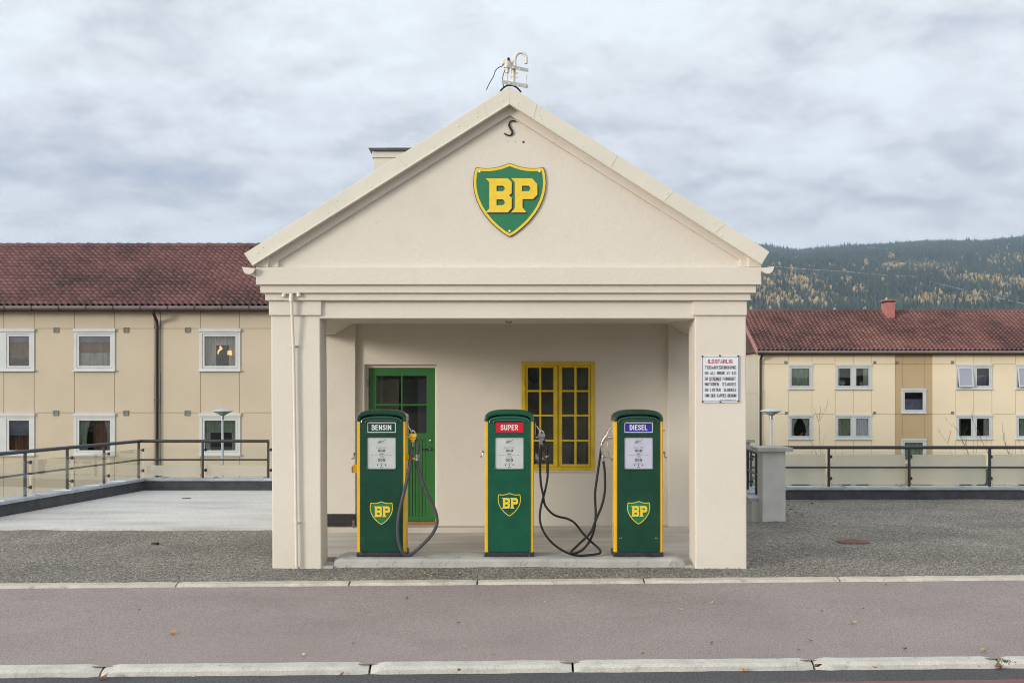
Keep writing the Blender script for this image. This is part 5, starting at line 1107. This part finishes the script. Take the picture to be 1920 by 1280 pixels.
# ------------------------------------------------------------------ hills and forest
RG = [(-2400, 600), (-200, 520), (300, 492), (700, 478), (1100, 470), (1400, 463.5), (1430, 462), (1500, 471.5), (1545, 466.5), (1600, 463), (1650, 461), (1720, 456), (1780, 454.5), (1850, 454.5), (1885, 450), (1920, 447), (2100, 432), (2500, 420), (4200, 440)]
def ridge_y(px):
    for (a, ya), (b, yb) in zip(RG[:-1], RG[1:]):
        if px <= b: return ya+(yb-ya)*(px-a)/(b-a)
    return RG[-1][1]
YRG = 4300.0
def hz(x, y):
    px = CX+x/y*K; zr_ = WZ(ridge_y(max(-2400, min(4200, px)))+5, YRG)
    n = noise.noise(Vector((x*.0010, y*.0008, 3)))*1.0+.5*noise.noise(Vector((x*.003, y*.0025, 8)))
    if y < 1600: b = LZ-2+(112-LZ)*max(0, (y-500)/1100)**1.3; amp = 8*max(0, (y-500)/1100)
    elif y < YRG: t = (y-1600)/(YRG-1600); b = 110+(zr_-110)*(t**.92); amp = 26*math.sin(math.pi*min(1, t*1.02))+8*(1-t)
    else: b = zr_-(y-YRG)*.25; amp = 0
    return b+amp*n
vs = []; fs = []; ys = list(np.linspace(480, 1600, 20))+list(np.linspace(1640, YRG, 60))+[YRG+200, YRG+900]; nx = 130
for y in ys:
    for i in range(nx+1): px = -2400+6600*i/nx; x = (px-CX)*y/K; vs.append((x, y, hz(x, y)))
for j in range(len(ys)-1):
    for i in range(nx): a = j*(nx+1)+i; fs.append((a, a+1, a+nx+2, a+nx+1))
me = bpy.data.meshes.new('hill'); me.from_pydata(vs, [], fs); me.materials.append(M['hill']); me.polygons.foreach_set('use_smooth', [True]*len(fs))
ho = bpy.data.objects.new('hill', me); C.objects.link(ho); ho['kind'] = 'structure'
CL = [(1505, 537, 30, 11, .65), (1460, 568, 45, 10, .45), (1440, 545, 18, 12, .4), (1545, 560, 30, 14, .35), (1612, 552, 14, 8, .6), (1680, 506, 24, 4, .85), (1672, 487, 8, 3, .9), (1745, 505, 32, 7, .5), (1780, 518, 18, 4, .7), (1840, 530, 38, 6, .75), (1900, 540, 34, 10, .7), (1830, 568, 34, 8, .55), (1750, 566, 24, 8, .45), (1485, 515, 8, 6, .6), (1520, 578, 40, 5, .4), (1462, 522, 6, 5, .6), (1590, 535, 4, 5, .8), (1880, 492, 40, 8, .18), (1624, 500, 4, 4, .8), (1557, 503, 4, 4, .8), (1730, 575, 120, 6, .30)]
CLEAR = [(1480, 527, 26, 4), (1455, 480, 16, 3), (1490, 492, 20, 3), (1900, 578, 60, 5), (1790, 556, 30, 5)]
def forest():
    rng = np.random.RandomState(9); cls = {'spruce': [], 'spruce2': [], 'autumn': [], 'autumn2': []}
    y = 1560.0
    while y < YRG+60:
        st = 6.2+(y-1560)*.0008
        xs_ = [(1230-CX)*y/K+(i+rng.rand())*st for i in range(int(850*y/K/st))]
        for pa_, pb_ in ((300, 1230), (2080, 2700)): xs_ += [(pa_-CX)*y/K+(i+rng.rand())*st*2.2 for i in range(int((pb_-pa_)*y/K/st/2.2))]
        for x in xs_:
            far_ = not 1230 < CX+x/y*K < 2080; yy = y+rng.rand()*st; z = hz(x, yy); px = CX+x/yy*K; py = CY-(z-H)/yy*K
            sk = False
            for cx, cy, sx, sy in CLEAR:
                if ((px-cx)/sx)**2+((py-cy)/sy)**2 < 1 and rng.rand() < .8: sk = True
            if sk or rng.rand() < .07: continue
            pa = .025 if y < 2500 else .006
            for cx, cy, sx, sy, p in CL: pa += 1.15*p*math.exp(-((px-cx)/sx)**2-((py-cy)/sy)**2)
            patch = noise.noise(Vector((x*.012, yy*.012, 0)))
            if rng.rand() < pa*(1.0+.8*patch): k = 'autumn' if rng.rand() < .6 else 'autumn2'; h = rng.uniform(9, 16); r = h*rng.uniform(.22, .32)
            else: k = 'spruce' if rng.rand() < .62+.3*patch else 'spruce2'; h = rng.uniform(10, 19)*(1.25 if far_ else 1)*(1.3 if y > YRG-120 else 1)*(1+.25*patch)*(1.35 if rng.rand() < .12 else 1); r = h*rng.uniform(.13, .19)*(1.5 if far_ else 1)
            cls[k].append((x, yy, z, h, r, rng.rand()*6))
        y += st*1.15
    for k, L_ in cls.items():
        A = np.array(L_); n = len(A); aut = k.startswith('aut')
        prof = [(.05, .35), (.30, 1.0), (.62, .85), (.88, .45)] if aut else [(.02, 1.0), (.36, .62), (.38, .80), (.70, .34)]
        S = 5; ang = np.arange(S)*2*np.pi/S; V = []; 
        for hh, rr in prof:
            for s in range(S):
                jr = .75+.5*rng.rand(n); a = ang[s]+A[:, 5]
                V.append(np.stack([A[:, 0]+A[:, 4]*rr*jr*np.cos(a), A[:, 1]+A[:, 4]*rr*jr*np.sin(a), A[:, 2]+A[:, 3]*hh*(1+.06*(rng.rand(n)-.5))], 1))
        V.append(np.stack([A[:, 0], A[:, 1], A[:, 2]+A[:, 3]], 1)); nv = len(V); VV = np.stack(V, 1).reshape(-1, 3)
        T = []
        for i in range(3):
            for s in range(S):
                a, b = i*S+s, i*S+(s+1) % S; T += [(a, b, b+S), (a, b+S, a+S)]
        for s in range(S): T.append((3*S+s, 3*S+(s+1) % S, 4*S))
        T = np.array(T); F = (T[None]+(np.arange(n)*nv)[:, None, None]).reshape(-1, 3)
        me = bpy.data.meshes.new(k); me.vertices.add(len(VV)); me.vertices.foreach_set('co', VV.ravel().astype(np.float32))
        me.loops.add(F.size); me.loops.foreach_set('vertex_index', F.ravel().astype(np.int32)); me.polygons.add(len(F)); me.polygons.foreach_set('loop_start', np.arange(0, F.size, 3, dtype=np.int32))
        me.update(calc_edges=True); me.materials.append(M[k])
        nm = {'spruce': 'spruce_forest', 'spruce2': 'spruce_forest', 'autumn': 'larch_forest', 'autumn2': 'birch_forest'}[k]
        o = bpy.data.objects.new(nm, me); C.objects.link(o)
        tag(o, {'spruce': 'dark green spruce forest covering the far hillside', 'spruce2': 'lighter green spruces mixed through the hillside forest', 'autumn': 'yellow autumn trees in patches on the hillside', 'autumn2': 'russet autumn trees in patches on the hillside'}[k], 'forest', None, 'stuff')
        print(nm, n)
forest()
# power line on the hillside
def hill_pt(px, py):      # first terrain point seen along that direction
    y = 1580.0
    while y < YRG:
        x = (px-CX)*y/K
        if CY-(hz(x, y)-H)/y*K <= py: return Vector((x, y, hz(x, y)))
        y += 8
    return Vector(((px-CX)*YRG/K, YRG, hz((px-CX)*YRG/K, YRG)))
tops = []
for px, py, hpx, lab in ((1584.5, 524, 16, 'pale twin-pole pylon above the clearing, leftmost on the lower power line'), (1707, 529, 12, 'twin-pole pylon on the lower power line right of the red chimney'), (1864, 573, 16, 'twin-pole pylon lowest on the hillside at the right'), (1628.5, 475, 12, 'twin-pole pylon just under the hill crest')):
    b = hill_pt(px, py); u = b.y/K; h = hpx*u; t = thing('power_pylon', b, lab, 'pylon', 'twin-pole pylons on the hillside')
    q = MB()
    for s in (-1, 1): q.tube([(b.x+s*2.2*u, b.y-8, b.z-4), (b.x+s*2.2*u, b.y-8, b.z+h)], .42*u, 6)
    q.build('pole', 'pole_wood', t); MB().box(b.x-4.0*u, b.x+4.0*u, b.y-8.3, b.y-7.7, b.z+h*.86, b.z+h*.86+.5*u).build('cross_arm', 'pole_wood', t); tops.append(Vector((b.x, b.y-8, b.z+h*.86)))
def wire(pts, nm, lab):
    mb = MB()
    for s in (-1, 1):
        for a, b in zip(pts[:-1], pts[1:]):
            l = []
            for k in range(13): t = k/12; p = a.lerp(b, t); p.z -= 3.5*4*t*(1-t)*(.3 if s > 0 else .35); p.x += s*2.0; l.append(p)
            mb.tube(l, .25, 4)
    tag(mb.build(nm, 'wire'), lab, 'power line')
e0 = hill_pt(1400, 512); e0.z += 18; e1 = hill_pt(2010, 600); e1.z += 10
wire([e0, tops[0], tops[1], tops[2], e1], 'power_line', 'lower power line crossing the hillside over three pylons')
e0 = hill_pt(1560, 478); e0.z += 10; e1 = hill_pt(1735, 482); e1.z += 12
wire([e0, tops[3], e1], 'power_line', 'upper power line running over the hill crest')
# ------------------------------------------------------------------ fallen leaves and litter
def leaf_mesh(m, s, seed):
    rnd = random.Random(seed); mb = MB(); n = 7; pts = []
    for k in range(n): a = 2*math.pi*k/n; r = s*(1+.35*rnd.uniform(-1, 1)); pts.append((r*math.cos(a)*1.3, r*math.sin(a)*.8, s*.35*rnd.random()+s*.6*abs(math.cos(a))))
    mb.add([(0, 0, s*.05)]+pts, [(0, 1+k, 1+(k+1) % n) for k in range(n)]); me = bpy.data.meshes.new('fallen_leaf'); me.from_pydata(mb.v, [], mb.f); me.materials.append(M[m]); return me
LM = {(c, s): leaf_mesh({'o': 'leaf_orange', 'b': 'leaf_brown', 's': 'leaf_straw'}[c], {1: .012, 2: .018, 3: .028}[s], i) for i, (c, s) in enumerate([(c, s) for c in 'obs' for s in (1, 2, 3)])}
def gz(px, py):
    for z in (-.08, -.03, .0):
        Y = (H-z)*K/(py-CY); x = WX(px, Y)
        if z < -.05 and Y < kf(x)-.14: return x, Y, z+.002
        if z == -.03 and Y < kb(x)-.13: return x, Y, (z+.003 if Y < kf(x)-.15 or Y > kf(x) else -.022)
    return x, Y, .004
leaves = [(325, 1188, 'o', 3), (262, 1144, 'b', 1), (170, 1167, 's', 1), (168, 1235, 's', 2), (275, 1226, 's', 1), (568, 1229, 's', 2), (763, 1123, 'b', 2), (663, 1207, 'b', 1), (760, 1188, 's', 1), (871, 1213, 's', 1), (925, 1225, 's', 2), (860, 1168, 'b', 1), (1021, 1129, 's', 1), (1111, 1127, 's', 1), (1205, 1226, 'b', 1), (1275, 1143, 's', 2), (1337, 1131, 's', 2), (1372, 1160, 'b', 1), (1334, 1207, 'b', 2), (1520, 1202, 'b', 2), (1497, 1219, 'b', 1), (1597, 1169, 's', 3), (1619, 1142, 'b', 1), (1661, 1097, 'b', 1), (1695, 1218, 'b', 2), (1845, 1222, 's', 3), (1541, 1146, 'b', 1), (296, 1067, 'o', 2), (362, 1070, 'b', 1), (562, 1066, 'b', 2), (798, 1077, 'o', 2), (762, 1084, 'b', 1), (1200, 1070, 's', 1), (1551, 1064, 'o', 2), (1476, 967, 'b', 3), (1482, 956, 'b', 3), (1504, 966, 'b', 3), (1523, 945, 'b', 3), (1478, 949, 'b', 3), (1491, 962, 'b', 3), (1499, 955, 'b', 2), (1479, 974, 'b', 2), (1562, 940, 'o', 1), (1487, 950, 'b', 2), (1521, 966, 'b', 1), (1578, 967, 'b', 1), (1596, 985, 'b', 1), (1857, 953, 'b', 1), (1870, 1055, 'b', 1), (1430, 1052, 'b', 1), (369, 1034, 'b', 1), (35, 952, 'o', 2), (195, 1272, 'b', 3), (235, 1270, 'o', 2), (365, 1269, 's', 2), (415, 1265, 's', 1), (640, 1266, 'b', 2), (862, 1258, 'b', 2), (1396, 1257, 'o', 2), (1642, 1253, 'o', 2), (1835, 1250, 'o', 1), (1873, 1252, 'b', 3), (1535, 1251, 'b', 3), (1375, 1266, 'b', 1), (541, 1077, 'b', 1), (1414, 1000, 'b', 1), (1455, 978, 'b', 1)]
rnd = random.Random(5)
for px, py, c, s in leaves:
    x, y, z = gz(px, py); o = bpy.data.objects.new('fallen_leaf', LM[(c, s)]); C.objects.link(o); o.location = (x, y, z+.002); o.rotation_euler = (rnd.uniform(-.3, .3), rnd.uniform(-.3, .3), rnd.uniform(0, 6))
    where = 'on the dark road by the kerb' if z < -.05 else ('on the reddish footpath' if z < -.01 else ('on the gravel right of the station' if px > 1400 else 'on the gravel in front and left of the station'))
    if px == 35: where = 'on the pale terrace by the parapet'
    tag(o, {'o': 'small orange fallen leaf ', 'b': 'small brown fallen leaf ', 's': 'small straw-coloured fallen leaf '}[c]+where, 'leaf', 'fallen leaves')
mb = MB(); rnd = random.Random(8)
for i in range(420):
    x = rnd.uniform(-4.2, 4.2); y = kf(x)-.135-abs(rnd.gauss(0, .16)); a = rnd.gauss(0, .5); l = rnd.uniform(.01, .04); c, s = math.cos(a)*l, math.sin(a)*l; w = .0016
    mb.add([(x-c, y-s, -.080), (x+c, y+s, -.078), (x+c, y+s+w, -.0785), (x-c, y-s+w, -.0805)], [(0, 1, 2, 3)])
for i in range(150):
    x = rnd.uniform(-5, 5); y = kf(x)+rnd.uniform(.02, 3.0); a = rnd.uniform(0, 3.1); l = rnd.uniform(.004, .016); c, s = math.cos(a)*l, math.sin(a)*l; w = .002
    mb.add([(x-c, y-s, -.029), (x+c, y+s, -.027), (x+c, y+s+w, -.0275), (x-c, y-s+w, -.0295)], [(0, 1, 2, 3)])
tag(mb.build('needle_litter', 'litter'), 'dry needles and grass stalks strewn on the road along the kerb', 'litter', None, 'stuff')
# leaf drift at the foot of the near pier
wd = MB(); rnd = random.Random(2); x0, y0, _ = gz(1884, 1240)
for k in range(60):
    a = rnd.uniform(0, 6.28); l = rnd.uniform(.006, .016); bx, by = x0+rnd.gauss(0, .02), y0+rnd.gauss(0, .03); wd.add([(bx, by, -.03), (bx+.009, by+.004, -.026), (bx+l*math.cos(a), by+l*math.sin(a), -.022+l*.5)], [(0, 1, 2)])
tag(wd.build('weed', 'weed'), 'tiny green weed growing in the last kerb joint at the right', 'weed')
# loose stones lying on the gravel
mb = MB(); rnd = random.Random(14)
def stone(x, y, z, s):
    n = 5; vs = [(x+s*math.cos(2*math.pi*k/n+x)*rnd.uniform(.8, 1.2), y+s*math.sin(2*math.pi*k/n+x)*rnd.uniform(.7, 1.1), z) for k in range(n)]+[(x+rnd.uniform(-.3, .3)*s, y, z+s*rnd.uniform(.7, 1.1))]
    mb.add(vs, [(k, (k+1) % n, n) for k in range(n)])
for i in range(9000):
    x = rnd.uniform(-6.5, 7.5); y = rnd.uniform(kb(x)+.0, 15.2) if rnd.random() < .7 or x < 3.9 else rnd.uniform(15, 19.6)
    if -2.6 < x < 2.55 and y > 12.03: continue
    stone(x, y, -.012, rnd.uniform(.005, .012))
me_o = mb.build('loose_gravel', mat('loose_stone', (.22, .215, .20), .9, .75, 70)); tag(me_o, 'loose grey gravel stones lying on the yard', 'gravel', None, 'stuff')
# ------------------------------------------------------------------ unseen stand-in greenery across the street, added to darken the pane reflections
vs = []; fs = []; nx, nz = 240, 14
for j in range(nz+1):
    for i in range(nx+1):
        x = -75+150*i/nx; t = j/nz; ang = math.pi*t; q = noise.noise(Vector((x*.5, t*3, 1)))*.7+noise.noise(Vector((x*1.7, t*9, 4)))*.3
        vs.append((x, -42+1.6*math.cos(ang)*(1+.4*q), -.3+(4.6+.9*noise.noise(Vector((x*.12, 0, 7))))*math.sin(ang)**.6+q*.5*math.sin(ang)))
for j in range(nz):
    for i in range(nx): a = j*(nx+1)+i; fs.append((a, a+1, a+nx+2, a+nx+1))
tag(MB().add(vs, fs).build('stand_in_hedge', mat('stand_in_foliage', (.16, .15, .11), .95, .5, 3, .8, 6, bdist=.1)), 'unseen stand-in greenery across the street, added to darken the pane reflections', 'stand_in_hedge', None, 'stuff')
# ------------------------------------------------------------------ haze
hz_m = bpy.data.materials.new('haze'); hz_m.use_nodes = True; N = hz_m.node_tree.nodes; N.clear()
o = N.new('ShaderNodeOutputMaterial'); v = N.new('ShaderNodeVolumePrincipled'); v.inputs['Color'].default_value = (.62, .79, 1, 1); v.inputs['Density'].default_value = .00014; v.inputs['Anisotropy'].default_value = .2
hz_m.node_tree.links.new(v.outputs[0], o.inputs['Volume'])
HAZE = True
if HAZE:
    tag(MB().box(-11000, 11000, -700, 5600, -240, 760).build('haze', hz_m), 'thin bluish haze over the valley', 'haze', None, 'stuff')
